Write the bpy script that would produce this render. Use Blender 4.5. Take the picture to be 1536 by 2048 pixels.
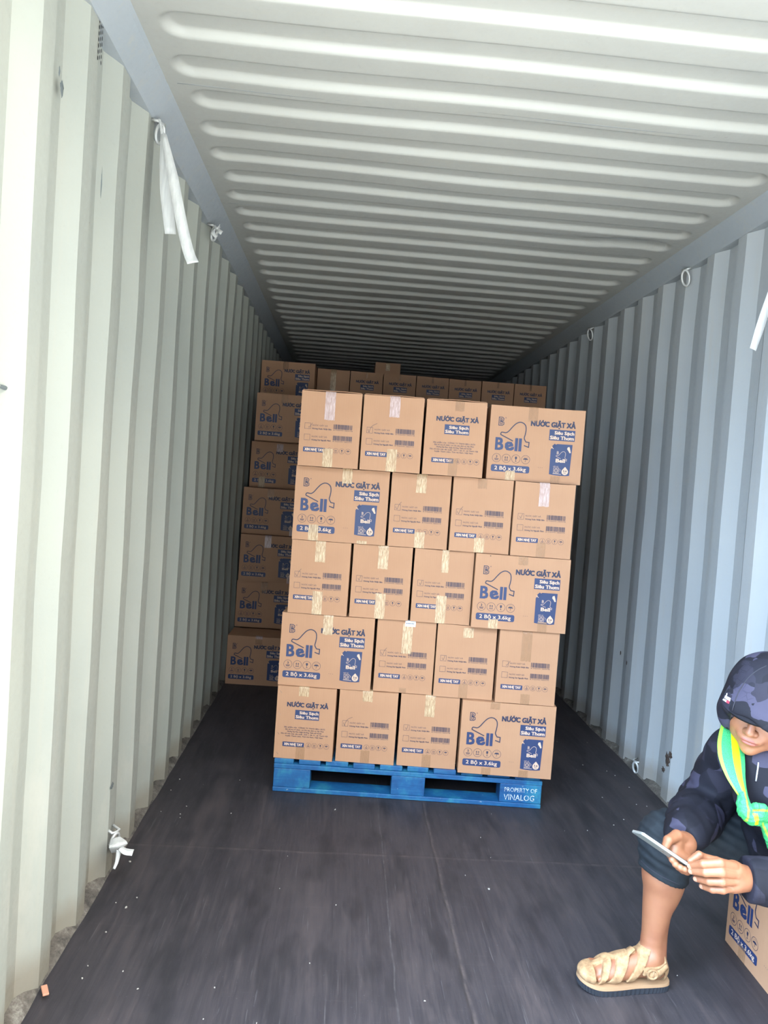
import bpy, math, random
import numpy as np
from mathutils import Vector, Matrix

D = bpy.data
COL = bpy.context.scene.collection
SC = bpy.context.scene
for o in list(D.objects): D.objects.remove(o)

# ------------------------------------------------------------------ camera
F_PX, YAW, PITCH, ROLL = 1482.5, 0.05372, 0.04041, 0.0715
CAM = np.array([-0.4455, 0.0, 1.4338])
_cy, _sy, _cp, _sp = math.cos(YAW), math.sin(YAW), math.cos(PITCH), math.sin(PITCH)
FWD = np.array([_sy*_cp, _cy*_cp, -_sp]); _rt = np.array([_cy, -_sy, 0.0]); _dn = np.cross(FWD, _rt)
IR = math.cos(ROLL)*_rt - math.sin(ROLL)*_dn
ID = math.sin(ROLL)*_rt + math.cos(ROLL)*_dn
cd = D.cameras.new('camera'); cam = D.objects.new('camera', cd); COL.objects.link(cam)
cd.sensor_fit = 'VERTICAL'; cd.sensor_height = 32.0; cd.lens = F_PX/2048*32.0
cd.clip_start = 0.05; cd.clip_end = 200
cam.matrix_world = Matrix(((IR[0], -ID[0], -FWD[0], CAM[0]), (IR[1], -ID[1], -FWD[1], CAM[1]), (IR[2], -ID[2], -FWD[2], CAM[2]), (0, 0, 0, 1)))
SC.camera = cam
def at(px, py, Y):                       # the point of the place at depth Y that the photo shows at (px, py)
    d = FWD + (px-768)/F_PX*IR + (py-1024)/F_PX*ID
    return CAM + d*(Y/d[1])

# ------------------------------------------------------------------ sky, sun, exposure
SUN_EL, SUN_AZ, SUN_E = 52, 25, 12.0      # sun stands behind the container, it only lights the yard at the door
SKY_S = 16.0
EXPOSURE = 0.0
w = D.worlds.new('sky'); SC.world = w; w.use_nodes = True
nt = w.node_tree; nt.nodes.clear()
def wn(k): return nt.nodes.new('ShaderNode'+k)
out = wn('OutputWorld'); bg = wn('Background'); tc = wn('TexCoord'); sx = wn('SeparateXYZ'); nt.links.new(tc.outputs['Generated'], sx.inputs[0])
mr = wn('MapRange'); mr.inputs[1].default_value = 0.0; mr.inputs[2].default_value = 1.0           # height: low sky dimmed to keep the deep end dark, bright above
ra = wn('ValToRGB'); e = ra.color_ramp.elements; e[0].position = .22; e[0].color = (.05, .06, .08, 1); e[1].position = .62; e[1].color = (1, 1, 1, 1)
mx = wn('MapRange'); mx.inputs[1].default_value = -.7; mx.inputs[2].default_value = .7             # bluer towards -X, warm white towards the sun side
rb_ = wn('ValToRGB'); e = rb_.color_ramp.elements; e[0].color = (1.06, 1.36, 1.76, 1); e[1].color = (.78, .73, .62, 1)
mm = wn('MixRGB'); mm.blend_type = 'MULTIPLY'; mm.inputs[0].default_value = 1
nt.links.new(sx.outputs['Z'], mr.inputs[0]); nt.links.new(mr.outputs[0], ra.inputs[0]); nt.links.new(sx.outputs['X'], mx.inputs[0]); nt.links.new(mx.outputs[0], rb_.inputs[0])
nt.links.new(ra.outputs[0], mm.inputs[1]); nt.links.new(rb_.outputs[0], mm.inputs[2]); 
lo_ = wn('MapRange'); lo_.inputs[1].default_value = -.28; lo_.inputs[2].default_value = -.72; lo_.inputs[3].default_value = 0; lo_.inputs[4].default_value = 1; lo_.clamp = True
nt.links.new(sx.outputs['X'], lo_.inputs[0])                                                        # blue light added on the -X side to brighten the right wall
ad = wn('MixRGB'); ad.blend_type = 'ADD'; ad.inputs[2].default_value = (.38, .58, .84, 1)
nt.links.new(lo_.outputs[0], ad.inputs[0]); nt.links.new(mm.outputs[0], ad.inputs[1])
nt.links.new(ad.outputs[0], bg.inputs[0]); nt.links.new(bg.outputs[0], out.inputs[0])
bg.inputs[1].default_value = SKY_S
sl = D.lights.new('sun', 'SUN'); so = D.objects.new('sun', sl); COL.objects.link(so)
sl.energy = SUN_E; sl.angle = 0.02; sl.color = (1.0, 0.93, 0.82)
so.rotation_euler = (math.radians(90-SUN_EL), 0, math.radians(180-SUN_AZ)); so.location = (3, 6, 9)
SC.view_settings.view_transform = 'Standard'; SC.view_settings.look = 'None'
SC.view_settings.gamma = 1; SC.view_settings.use_curve_mapping = False
SC.view_settings.exposure = EXPOSURE

# ------------------------------------------------------------------ material helpers
def rgb(r, g, b):                         # 0..255 sRGB -> linear
    f = lambda c: (c/255/12.92) if c/255 <= .04045 else ((c/255+.055)/1.055)**2.4
    return (f(r), f(g), f(b), 1)
class NT:
    def __init__(s, name):
        s.m = D.materials.new(name); s.m.use_nodes = True; s.t = s.m.node_tree
        s.b = s.t.nodes['Principled BSDF']; s.tc = None
    def n(s, kind, **kw):
        x = s.t.nodes.new('ShaderNode'+kind)
        for k, v in kw.items(): setattr(x, k, v)
        return x
    def l(s, a, b): s.t.links.new(a, b)
    def coord(s, scale=(1, 1, 1), rot=(0, 0, 0), out='Object'):
        if s.tc is None: s.tc = s.n('TexCoord')
        mp = s.n('Mapping'); mp.inputs['Scale'].default_value = scale; mp.inputs['Rotation'].default_value = rot
        s.l(s.tc.outputs[out], mp.inputs[0]); return mp.outputs[0]
    def noise(s, scale, detail=3, rough=.5, vec=None, dist=0):
        x = s.n('TexNoise'); x.inputs['Scale'].default_value = scale; x.inputs['Detail'].default_value = detail
        x.inputs['Roughness'].default_value = rough; x.inputs['Distortion'].default_value = dist
        s.l(vec if vec is not None else s.coord(), x.inputs['Vector']); return x.outputs['Fac']
    def ramp(s, fac, stops, interp='LINEAR'):
        r = s.n('ValToRGB'); r.color_ramp.interpolation = interp; e = r.color_ramp.elements
        while len(e) < len(stops): e.new(.5)
        for i, (p, c) in enumerate(stops):
            e[i].position = p; e[i].color = c if hasattr(c, '__len__') else (c, c, c, 1)
        s.l(fac, r.inputs[0]); return r.outputs[0]
    def mix(s, fac, a, b, blend='MIX'):
        x = s.n('MixRGB', blend_type=blend)
        for i, v in enumerate((fac, a, b)):
            if hasattr(v, 'default_value'): s.l(v, x.inputs[i])
            elif hasattr(v, '__len__'): x.inputs[i].default_value = v
            else: x.inputs[i].default_value = v if i == 0 else (v, v, v, 1)
        return x.outputs[0]
    def math(s, op, a, b=None):
        x = s.n('Math', operation=op)
        for i, v in enumerate((a, b)):
            if v is None: continue
            if hasattr(v, 'default_value'): s.l(v, x.inputs[i])
            else: x.inputs[i].default_value = v
        return x.outputs[0]
    def col(s, c):
        if hasattr(c, 'default_value'): s.l(c, s.b.inputs['Base Color'])
        else: s.b.inputs['Base Color'].default_value = c
        return s
    def rough(s, v):
        if hasattr(v, 'default_value'): s.l(v, s.b.inputs['Roughness'])
        else: s.b.inputs['Roughness'].default_value = v
        return s
    def bump(s, h, strength=.3, dist=.002):
        b = s.n('Bump'); b.inputs['Strength'].default_value = strength; b.inputs['Distance'].default_value = dist
        s.l(h, b.inputs['Height']); s.l(b.outputs[0], s.b.inputs['Normal']); return s
def plain(name, c, rough=.6, metal=0, alpha=1):
    x = NT(name); x.col(c).rough(rough); x.b.inputs['Metallic'].default_value = metal; x.b.inputs['Alpha'].default_value = alpha
    return x.m

def m_paint(name, base, tint, along):
    x = NT(name)
    big = x.noise(1.3, 3, .6)
    streak = x.noise(1.0, 5, .7, vec=x.coord((26, 26, 1.2) if along == 'z' else (1.2, 26, 26)))
    sm = x.noise(45, 4, .7)
    c = x.mix(x.ramp(big, [(.35, 0), (.7, 1)]), base, tint)
    c = x.mix(x.math('MULTIPLY', x.ramp(streak, [(.54, 0), (.72, 1)]), .42), c, rgb(150, 146, 134))
    c = x.mix(x.math('MULTIPLY', x.ramp(sm, [(.62, 0), (.74, 1)]), .14), c, rgb(120, 118, 112))
    # dark chips and scuffs
    spot = x.noise(17, 5, .75, vec=x.coord((1, 1, .55)))
    gate = x.noise(2.1, 2, .5)
    g = x.math('MULTIPLY', x.ramp(spot, [(.715, 0), (.73, 1)]), x.ramp(gate, [(.50, 0), (.58, 1)]))
    c = x.mix(x.math('MULTIPLY', g, .75), c, rgb(78, 72, 66))
    # grey rubbing at fork height, brown dust by the floor
    if along == 'z':
        s3 = x.n('SeparateXYZ'); x.l(x.coord(), s3.inputs[0]); z = s3.outputs['Z']
        rub = x.noise(5, 5, .7, vec=x.coord((1, 1, .5)))
        band = x.ramp(z, [(0.0, .4), (.3, 1), (1.0, .0)])
        c = x.mix(x.math('MULTIPLY', x.math('MULTIPLY', x.ramp(rub, [(.52, 0), (.66, 1)]), band), .5), c, rgb(160, 156, 146))
        dust = x.ramp(x.math('ADD', z, x.math('MULTIPLY', rub, -.12)), [(0, 1), (.07, 0)])
        c = x.mix(x.math('MULTIPLY', dust, .5), c, rgb(112, 98, 80))
    x.col(c).rough(x.ramp(sm, [(.3, .42), (.8, .62)]))
    x.bump(x.mix(.5, sm, big), .25, .003)
    x.b.inputs['Specular IOR Level'].default_value = .35
    return x.m
M = {}
M['wall'] = m_paint('wall_paint', rgb(146, 147, 137), rgb(139, 141, 133), 'z')
M['wall_right'] = m_paint('wall_paint_cool_light', rgb(152, 154, 153), rgb(146, 149, 149), 'z')  # same wall paint, with the cool light on this side put into its colour
M['roof'] = m_paint('roof_paint', rgb(150, 149, 142), rgb(144, 143, 137), 'x')
M['rail'] = m_paint('rail_paint', rgb(140, 144, 146), rgb(134, 139, 141), 'x')

def m_floor():
    x = NT('plywood_floor')
    base = x.noise(2.2, 4, .6)
    c = x.ramp(base, [(.3, rgb(29, 27, 31)), (.5, rgb(38, 35, 39)), (.72, rgb(45, 41, 43))])
    grain = x.noise(1, 6, .75, vec=x.coord((90, 3.0, 1)))
    c = x.mix(x.math('MULTIPLY', x.ramp(grain, [(.42, 0), (.66, 1)]), .45), c, rgb(57, 52, 53))
    wear = x.noise(1, 6, .8, vec=x.coord((9, 1.5, 1), (0, 0, .05)))
    c = x.mix(x.math('MULTIPLY', x.ramp(wear, [(.50, 0), (.64, 1)]), .62), c, rgb(60, 52, 52))
    scr = x.noise(1, 3, .8, vec=x.coord((120, 2.2, 1), (0, 0, .12)))
    c = x.mix(x.math('MULTIPLY', x.ramp(scr, [(.655, 0), (.68, 1)]), .5), c, rgb(80, 78, 78))
    scr2 = x.noise(1, 3, .8, vec=x.coord((100, 3.2, 1), (0, 0, -.35)))
    c = x.mix(x.math('MULTIPLY', x.ramp(scr2, [(.675, 0), (.70, 1)]), .4), c, rgb(85, 83, 86))
    cross = x.noise(1, 4, .8, vec=x.coord((2.5, 46, 1)))
    c = x.mix(x.math('MULTIPLY', x.ramp(cross, [(.60, 0), (.72, 1)]), .20), c, rgb(73, 68, 67))
    sp = x.noise(140, 2, .5)
    c = x.mix(x.math('MULTIPLY', x.ramp(sp, [(.70, 0), (.74, 1)]), .4), c, rgb(82, 82, 86))
    blk = x.noise(5, 3, .6, vec=x.coord((2, .6, 1)))
    c = x.mix(x.math('MULTIPLY', x.ramp(blk, [(.50, 0), (.66, 1)]), .65), c, rgb(21, 20, 24))
    # joints between the plywood sheets: dark gap with pale dust beside it
    s3 = x.n('SeparateXYZ'); x.l(x.coord(), s3.inputs[0]); X, Y = s3.outputs['X'], s3.outputs['Y']
    wob = x.noise(6, 3, .6); wb = x.math('MULTIPLY', x.math('SUBTRACT', wob, .5), .02)
    dn = x.noise(20, 3, .7)
    def joint(c, coord, pos, w, amt, colr):
        d = x.math('ABSOLUTE', x.math('SUBTRACT', x.math('ADD', coord, wb), pos))
        f = x.math('MULTIPLY', x.ramp(x.math('DIVIDE', d, w), [(0, 1), (1, 0)]), x.ramp(dn, [(.38, .1), (.62, 1)]))
        return x.mix(x.math('MULTIPLY', f, amt), c, colr)
    for pos in (0.0,): c = joint(c, X, pos, .010, .75, rgb(73, 65, 63)); c = joint(c, X, pos-.006, .006, .8, rgb(14, 14, 14))
    c = joint(c, X, -.205, .004, .55, rgb(77, 74, 74)); c = joint(c, X, .59, .004, .6, rgb(16, 16, 18)); c = joint(c, X, -.60, .004, .5, rgb(19, 17, 20))
    for pos in (2.79, 5.19, 7.59): c = joint(c, Y, pos, .013, .6, rgb(71, 64, 63)); c = joint(c, Y, pos+.008, .005, .7, rgb(16, 14, 15))
    x.col(c).rough(x.ramp(wear, [(.3, .50), (.7, .72)])); x.bump(x.mix(.5, grain, scr), .35, .002)
    x.b.inputs['Specular IOR Level'].default_value = .5
    return x.m
M['floor'] = m_floor()

def m_board(name, a, b):
    x = NT(name)
    oi = x.n('ObjectInfo'); rnd = oi.outputs['Random']
    fl = x.noise(1, 2, .5, vec=x.coord((230, 230, 4)))
    big = x.noise(5, 4, .6)
    c = x.mix(x.ramp(big, [(.35, 0), (.7, 1)]), a, b)
    c = x.mix(x.math('MULTIPLY', x.ramp(fl, [(.4, 0), (.62, 1)]), .10), c, rgb(140, 104, 76))
    c = x.mix(x.math('MULTIPLY', rnd, .16), c, rgb(164, 128, 100))
    fib = x.noise(420, 2, .6); c = x.mix(x.math('MULTIPLY', x.ramp(fib, [(.62, 0), (.7, 1)]), .10), c, rgb(120, 86, 58))
    x.col(c).rough(.68); x.bump(x.mix(.6, fl, big), .12, .0015); x.b.inputs['Specular IOR Level'].default_value = .3
    return x.m
M['board'] = m_board('cardboard', rgb(163, 124, 94), rgb(156, 117, 88))
M['blue'] = plain('blue_print', rgb(30, 46, 82), .55)
M['ink'] = plain('dark_print', rgb(32, 37, 60), .6)
M['pen'] = plain('pen_ink', rgb(48, 46, 56), .4)
M['knock'] = plain('cardboard_knockout', rgb(186, 160, 138), .65)
M['white'] = plain('white_print', rgb(222, 212, 204), .6)
def m_tape(name, c, al, hi):
    x = NT(name)
    n1 = x.noise(1, 4, .7, vec=x.coord((160, 160, 26)), dist=.6); n2 = x.noise(60, 3, .6)
    x.col(x.mix(x.ramp(n1, [(.34, 0), (.66, 1)]), c, hi))
    x.l(x.math('MULTIPLY', x.ramp(n1, [(.30, .62), (.66, 1)]), al), x.b.inputs['Alpha'])
    x.rough(.28); x.bump(x.mix(.5, n1, n2), .5, .002); return x.m
M['tape_lilac'] = m_tape('pale_tape', rgb(186, 158, 148), .80, rgb(196, 176, 172))
M['tape_cream'] = m_tape('cream_tape', rgb(176, 142, 104), .78, rgb(206, 184, 146))
M['tape_clear'] = m_tape('clear_tape', rgb(156, 118, 84), .40, rgb(164, 128, 94))
M['label'] = plain('paper_label', rgb(196, 200, 206), .5)
def m_pallet():
    x = NT('blue_paint_wood')
    g = x.noise(1, 5, .7, vec=x.coord((2.5, 60, 60))); b = x.noise(7, 4, .7)
    c = x.ramp(b, [(.3, rgb(10, 54, 100)), (.5, rgb(14, 78, 122)), (.7, rgb(42, 116, 134))])
    c = x.mix(x.math('MULTIPLY', x.ramp(g, [(.55, 0), (.72, 1)]), .45), c, rgb(60, 126, 148))
    c = x.mix(x.math('MULTIPLY', x.ramp(x.noise(24, 5, .8), [(.66, 0), (.71, 1)]), .7), c, rgb(190, 200, 196))
    c = x.mix(x.math('MULTIPLY', x.ramp(x.noise(11, 4, .7), [(.6, 0), (.75, 1)]), .4), c, rgb(14, 52, 96))
    x.col(c).rough(.55); x.bump(g, .4, .003); return x.m
M['pallet'] = m_pallet()
M['stencil'] = None
x = NT('worn_stencil_paint'); x.col(rgb(190, 198, 202)).rough(.6)
x.l(x.ramp(x.noise(55, 4, .8), [(.40, .25), (.52, 1)]), x.b.inputs['Alpha']); M['stencil'] = x.m
x = NT('satin_ribbon'); x.col(x.mix(x.ramp(x.noise(1, 3, .6, vec=x.coord((90, 90, 2))), [(.35, 0), (.7, 1)]), rgb(168, 168, 164), rgb(190, 190, 184))).rough(.35)
x.b.inputs['Sheen Weight'].default_value = .3; M['ribbon'] = x.m
M['steel'] = plain('worn_painted_steel', rgb(176, 176, 172), .45, .3)
x = NT('rust'); x.col(x.ramp(x.noise(60, 4, .8), [(.35, rgb(30, 26, 24)), (.55, rgb(74, 56, 44)), (.7, rgb(150, 140, 128))])).rough(.9)
x.bump(x.noise(80, 4, .8), .8, .004); M['rust'] = x.m
M['chip'] = plain('bare_primer', rgb(86, 92, 92), .8)
M['crumb'] = plain('pale_scrap', rgb(150, 146, 138), .8)
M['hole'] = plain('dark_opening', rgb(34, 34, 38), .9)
x = NT('dusty_caulk'); x.col(x.ramp(x.noise(14, 5, .8), [(.35, rgb(50, 46, 42)), (.55, rgb(92, 86, 78)), (.72, rgb(134, 130, 122))])).rough(.9)
x.bump(x.noise(50, 4, .8), .8, .006); M['caulk'] = x.m
x = NT('concrete_yard'); x.col(x.ramp(x.noise(3, 4, .6), [(.3, rgb(176, 170, 160)), (.7, rgb(196, 191, 181))])).rough(.9); M['yard'] = x.m

# ------------------------------------------------------------------ mesh helpers
class MB:
    def __init__(s): s.v = []; s.f = []; s.m = []; s.mats = []
    def mi(s, mat):
        if mat not in s.mats: s.mats.append(mat)
        return s.mats.index(mat)
    def add(s, vs, fs, mat):
        k = len(s.v); i = s.mi(mat); s.v += [tuple(map(float, p)) for p in vs]
        s.f += [tuple(k+j for j in f) for f in fs]; s.m += [i]*len(fs); return s
    def box(s, a, b, mat):
        (x0, y0, z0), (x1, y1, z1) = a, b
        return s.add([(x0, y0, z0), (x1, y0, z0), (x1, y1, z0), (x0, y1, z0), (x0, y0, z1), (x1, y0, z1), (x1, y1, z1), (x0, y1, z1)],
                     [(0, 3, 2, 1), (4, 5, 6, 7), (0, 1, 5, 4), (1, 2, 6, 5), (2, 3, 7, 6), (3, 0, 4, 7)], mat)
    def tube(s, pts, r, mat, seg=8, closed=False):
        P = [Vector(p) for p in pts]; n = len(P); rings = []; up = None
        for i in range(n):
            if closed: t = P[(i+1) % n]-P[i-1]
            else: t = P[min(i+1, n-1)]-P[max(i-1, 0)]
            t.normalize()
            if up is None:
                up = Vector((0, 0, 1)) if abs(t.z) < .9 else Vector((1, 0, 0))
            a = t.cross(up).normalized(); up = a.cross(t).normalized()
            rr = r[i] if hasattr(r, '__len__') else r
            rings.append([P[i]+rr*(math.cos(2*math.pi*k/seg)*a+math.sin(2*math.pi*k/seg)*up) for k in range(seg)])
        vs = [q for ring in rings for q in ring]; fs = []
        for i in range(n if closed else n-1):
            for k in range(seg):
                j = (i+1) % n; fs.append((i*seg+k, i*seg+(k+1) % seg, j*seg+(k+1) % seg, j*seg+k))
        if not closed: fs += [tuple(range(seg))[::-1], tuple((n-1)*seg+k for k in range(seg))]
        return s.add(vs, fs, mat)
    def mesh(s, name, smooth=False):
        me = D.meshes.new(name); me.from_pydata(s.v, [], s.f); me.update()
        for mt in s.mats: me.materials.append(mt)
        me.polygons.foreach_set('material_index', s.m)
        if smooth: me.polygons.foreach_set('use_smooth', [True]*len(s.f))
        return me
    def build(s, name, parent=None, smooth=False): return link(name, s.mesh(name, smooth), parent)
def link(name, me, parent=None):
    o = D.objects.new(name, me); COL.objects.link(o)
    if parent is not None: o.parent = parent
    return o
def empty(name, loc=(0, 0, 0), rz=0):
    o = D.objects.new(name, None); COL.objects.link(o); o.location = loc; o.rotation_euler = (0, 0, rz); o.empty_display_size = .1
    return o
def tag(o, label, cat, group=None, kind=None):
    o['label'] = label; o['category'] = cat
    if group: o['group'] = group
    if kind: o['kind'] = kind
    return o
def struct(o, label=None):
    o['kind'] = 'structure'
    if label: o['label'] = label
    return o
def bevel(o, w, seg=2):
    b = o.modifiers.new('bevel', 'BEVEL'); b.width = w; b.segments = seg; b.limit_method = 'ANGLE'; return o
def vnoise(p, seed=0):                    # value noise on an (n,3) array, 0..1
    p = np.asarray(p, float); i = np.floor(p).astype(np.int64); f = p-i; f = f*f*(3-2*f)
    def h(ix, iy, iz):
        n = (ix*374761393+iy*668265263+iz*2147483647+seed*144269) & 0xffffffff
        n = ((n ^ (n >> 13))*1274126177) & 0xffffffff
        return ((n ^ (n >> 16)) & 0xffff)/65535.0
    r = 0
    for a in (0, 1):
        for b in (0, 1):
            for c in (0, 1):
                w_ = (f[..., 0] if a else 1-f[..., 0])*(f[..., 1] if b else 1-f[..., 1])*(f[..., 2] if c else 1-f[..., 2])
                r = r+w_*h(i[..., 0]+a, i[..., 1]+b, i[..., 2]+c)
    return r
def grid_mesh(name, X, Y, Z, mat, smooth=True, flip=False):
    n, m = X.shape; v = np.stack([X, Y, Z], -1).reshape(-1, 3)
    i = np.arange(n*m).reshape(n, m); q = np.stack([i[:-1, :-1], i[1:, :-1], i[1:, 1:], i[:-1, 1:]], -1).reshape(-1, 4)
    if flip: q = q[:, ::-1]
    me = D.meshes.new(name); me.vertices.add(len(v)); me.vertices.foreach_set('co', v.ravel())
    me.loops.add(q.size); me.loops.foreach_set('vertex_index', q.ravel())
    me.polygons.add(len(q)); me.polygons.foreach_set('loop_start', np.arange(0, q.size, 4)); me.polygons.foreach_set('loop_total', np.full(len(q), 4))
    me.materials.append(mat); me.update(calc_edges=True)
    me.polygons.foreach_set('use_smooth', [smooth]*len(q)); return me
def join_meshes(name, meshes, mats):
    vs, fs, mi = [], [], []
    for me, k in meshes:
        b = len(vs); vs += [tuple(v.co) for v in me.vertices]; fs += [tuple(b+i for i in p.vertices) for p in me.polygons]; mi += [k]*len(me.polygons)
    me = D.meshes.new(name); me.from_pydata(vs, [], fs); me.update()
    for m_ in mats: me.materials.append(m_)
    me.polygons.foreach_set('material_index', mi); return me

# ------------------------------------------------------------------ container shell
Y0, Y1 = 1.42, 12.0
WX, DEP, HR = 1.180, 0.036, 2.673        # inner half width, corrugation depth, underside of roof
def wall(side, phase):
    mb = MB(); s = -1 if side == 'left' else 1
    pr = [(0, 0), (.070, 0), (.138, DEP), (.208, DEP), (.278, 0)]
    k0 = int((Y0-phase)/.278)-2; zs = np.concatenate([[0], np.linspace(.05, 2.60, 26)])
    seed = 3 if s < 0 else 8
    def P(y, d, z):
        q = np.array([[s*3, y*1.1, z*.9]]); n = (vnoise(q, seed)[0]-.5)*.012 + (vnoise(q*4, seed+1)[0]-.5)*.004
        edge = min(1, z/.3)*min(1, (2.6-z)/.3)
        return (s*(WX+d+n*edge), y+(vnoise(q*3, seed+2)[0]-.5)*.010*edge, z)
    for k in range(k0, int((Y1-phase)/.278)+1):
        for (a, da), (b, db) in zip(pr[:-1], pr[1:]):
            ya, yb = phase+k*.278+a, phase+k*.278+b
            if yb < Y0 or ya > Y1: continue
            vs = []; fs = []; nn = 3 if abs(da-db) < 1e-6 else 2
            for z in zs:
                for t in np.linspace(0, 1, nn+1): vs.append(P(ya+(yb-ya)*t, da+(db-da)*t, z))
            for i in range(len(zs)-1):
                for j in range(nn):
                    q = (i*(nn+1)+j, i*(nn+1)+j+1, (i+1)*(nn+1)+j+1, (i+1)*(nn+1)+j)
                    fs.append(q if s > 0 else q[::-1])
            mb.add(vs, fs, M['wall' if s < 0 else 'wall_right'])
    o = mb.build('wall_'+side, smooth=True); struct(o, 'corrugated off-white painted steel side wall of the container')
    # top side rail: sloping cover plate above the corrugations
    r = MB(); z0, z1, x0, x1 = 2.600, HR+.006, WX-.004, 1.112
    n = 40; ys = np.linspace(Y0, Y1, n+1); vs = []; fs = []
    prof = [(WX+DEP+.004, z0-.004), (WX-.004, z0-.004), (WX-.012, z0+.004), (x1+.010, z1-.016), (x1, z1-.006), (x1, z1+.03), (WX+DEP+.004, z1+.03)]
    for y in ys:
        for (px, pz) in prof: vs.append((s*px, y, pz))
    m_ = len(prof)
    for i in range(n):
        for j in range(m_):
            q = (i*m_+j, i*m_+(j+1) % m_, (i+1)*m_+(j+1) % m_, (i+1)*m_+j); fs.append(q if s < 0 else q[::-1])
    r.add(vs, fs, M['rail']); o2 = r.build('trim_%d' % (1 if s < 0 else 2)); struct(o2, 'steel roof rail along the top of the container wall')
    # dusty ledge / sealant along the foot of the wall
    c = MB(); n = 260; ys = np.linspace(Y0, Y1, n+1); vs = []; fs = []
    for y in ys:
        k = ((y-phase) % .278); d = np.interp(k, [0, .07, .138, .208, .278], [0, 0, DEP, DEP, 0])
        a = vnoise(np.array([[s*5., y*9, 0]]))[0]; b = vnoise(np.array([[s*5., y*23, 7.]]))[0]
        xi = WX-.003-.006*a; h = .006+.008*b
        vs += [(s*(WX+d+.002), y, h+.012), (s*(xi+.010), y, h), (s*xi, y, .0005)]
    for i in range(n):
        for j in range(2):
            q = (i*3+j, i*3+j+1, (i+1)*3+j+1, (i+1)*3+j); fs.append(q if s < 0 else q[::-1])
    c.add(vs, fs, M['caulk']); struct(c.build('baseboard_'+side, smooth=True), 'dusty sealed ledge where the wall meets the floor')
    return o
WL = wall('left', 1.711-1.112); WR = wall('right', 3.116-1.112)

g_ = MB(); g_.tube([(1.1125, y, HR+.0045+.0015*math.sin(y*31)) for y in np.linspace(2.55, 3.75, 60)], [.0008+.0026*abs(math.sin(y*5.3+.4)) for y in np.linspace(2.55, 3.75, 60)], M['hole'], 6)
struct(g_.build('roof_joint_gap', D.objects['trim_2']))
def make_roof():
    xs = np.concatenate([np.linspace(-1.125, -.93, 22), np.linspace(-.88, .88, 30), np.linspace(.93, 1.125, 22)])
    ph = 1.583
    bands = []
    for n in range(-1, 11):
        for m_ in range(5): bands.append(ph+n*1.045+m_*.2122)
    ys = []
    for b in bands:
        e0 = b-.100
        ys += list(np.linspace(e0-.022, e0+.022, 8))+list(np.linspace(e0+.035, b-.032, 3))+list(np.linspace(b-.022, b+.022, 9))+[b+.05, b+.075]
    ys = np.array(sorted(y for y in set(ys) if Y0 < y < Y1)); ys = np.concatenate([[Y0], ys, [Y1]])
    X, Y = np.meshgrid(xs, ys, indexing='ij'); Z = np.zeros_like(X)
    for k, b in enumerate(bands):
        c = b-.050; hl = .050; L = 1.048+.012*math.sin(k*2.3)
        cy = Y-c
        if abs(b-3.62) < .12: cy = cy+.030*np.exp(-((X-.86)/.16)**2)      # the dented pressing near the right rail
        q = np.maximum(np.abs(X)-(L-hl), 0); dd = np.hypot(q, cy)-hl
        t = np.clip((.014-dd)/.028, 0, 1); t = t*t*(3-2*t)
        Z = np.maximum(Z, .021*t*(np.abs(cy) < .09))
    P = np.stack([X*1.6, Y*1.6, 0*X], -1)
    Z = Z+HR+(vnoise(P, 5)-.5)*.012*np.clip((1.1-np.abs(X))/.2, 0, 1)
    for n in range(0, 10):                                                # weld seam between roof panels
        ysm = ph+n*1.045+4*.2122-1.045+.055
        Z -= .004*np.exp(-((Y-ysm)/.004)**2)
    me = grid_mesh('ceiling', X, Y, Z, M['roof'])
    o = link('ceiling', me); struct(o, 'corrugated pale painted steel container roof with pressed ribs')
    sm = MB()
    for n in range(0, 8):
        ysm = ph+n*1.045+4*.2122-1.045+.055; pts = [(x, ysm+.003*math.sin(x*5), HR+.003+(vnoise(np.array([[x*1.6, ysm*1.6, 0]]), 5)[0]-.5)*.012*min(1, (1.1-abs(x))/.2)) for x in np.linspace(-1.08, 1.08, 30)]
        if Y0 < ysm < Y1: sm.tube(pts, .0042, M['rail'], 6)
    struct(sm.build('roof_seam', o, smooth=True))
    return o
make_roof()
f = MB(); f.box((-WX-DEP-.01, Y0-.02, -.028), (WX+DEP+.01, Y1, 0), M['floor']); struct(f.build('floor'), 'dark worn plywood container floor')
f = MB(); f.box((-WX-.05, Y1, -.02), (WX+.05, Y1+.03, HR+.05), M['wall']); struct(f.build('wall_back'), 'front end wall of the container behind the load')
f = MB(); f.add([(-30, -40, -.12), (30, -40, -.12), (30, 14, -.12), (-30, 14, -.12)], [(0, 1, 2, 3)], M['yard']); struct(f.build('ground'), 'pale concrete yard in front of the container doors')

def blob(cx, cy, rx, ry, seed, n=18):
    rnd = random.Random(seed); return [(cx+rx*math.cos(2*math.pi*k/n)*(.55+.6*rnd.random()), cy+ry*math.sin(2*math.pi*k/n)*(.55+.6*rnd.random())) for k in range(n)]
def wall_patch(par, side, y, z, ry, rz, seed, mat, nm, d=0.0):
    s = -1 if side == 'left' else 1
    pts = blob(y, z, ry, rz, seed); mb = MB(); x = s*(WX+d-.0035)
    vs = [(x, y, z)]+[(x+s*.0025, a, b) for a, b in pts]; n = len(pts)
    mb.add(vs, [(0, 1+i, 1+(i+1) % n) if s < 0 else (0, 1+(i+1) % n, 1+i) for i in range(n)], mat)
    return mb.build(nm, par)
for (y, z, ry, rz, sd, d) in [(3.43, .20, .028, .045, 1, .004), (3.46, .14, .022, .02, 2, .004), (3.40, .235, .02, .02, 5, .004), (4.11, .56, .010, .014, 3, .0), (4.02, .525, .008, .018, 4, .004), (2.99, .30, .006, .02, 7, .0)]:
    wall_patch(WR, 'right', y, z, ry, rz, sd, M['rust'], 'rust_patch', d)
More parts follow.
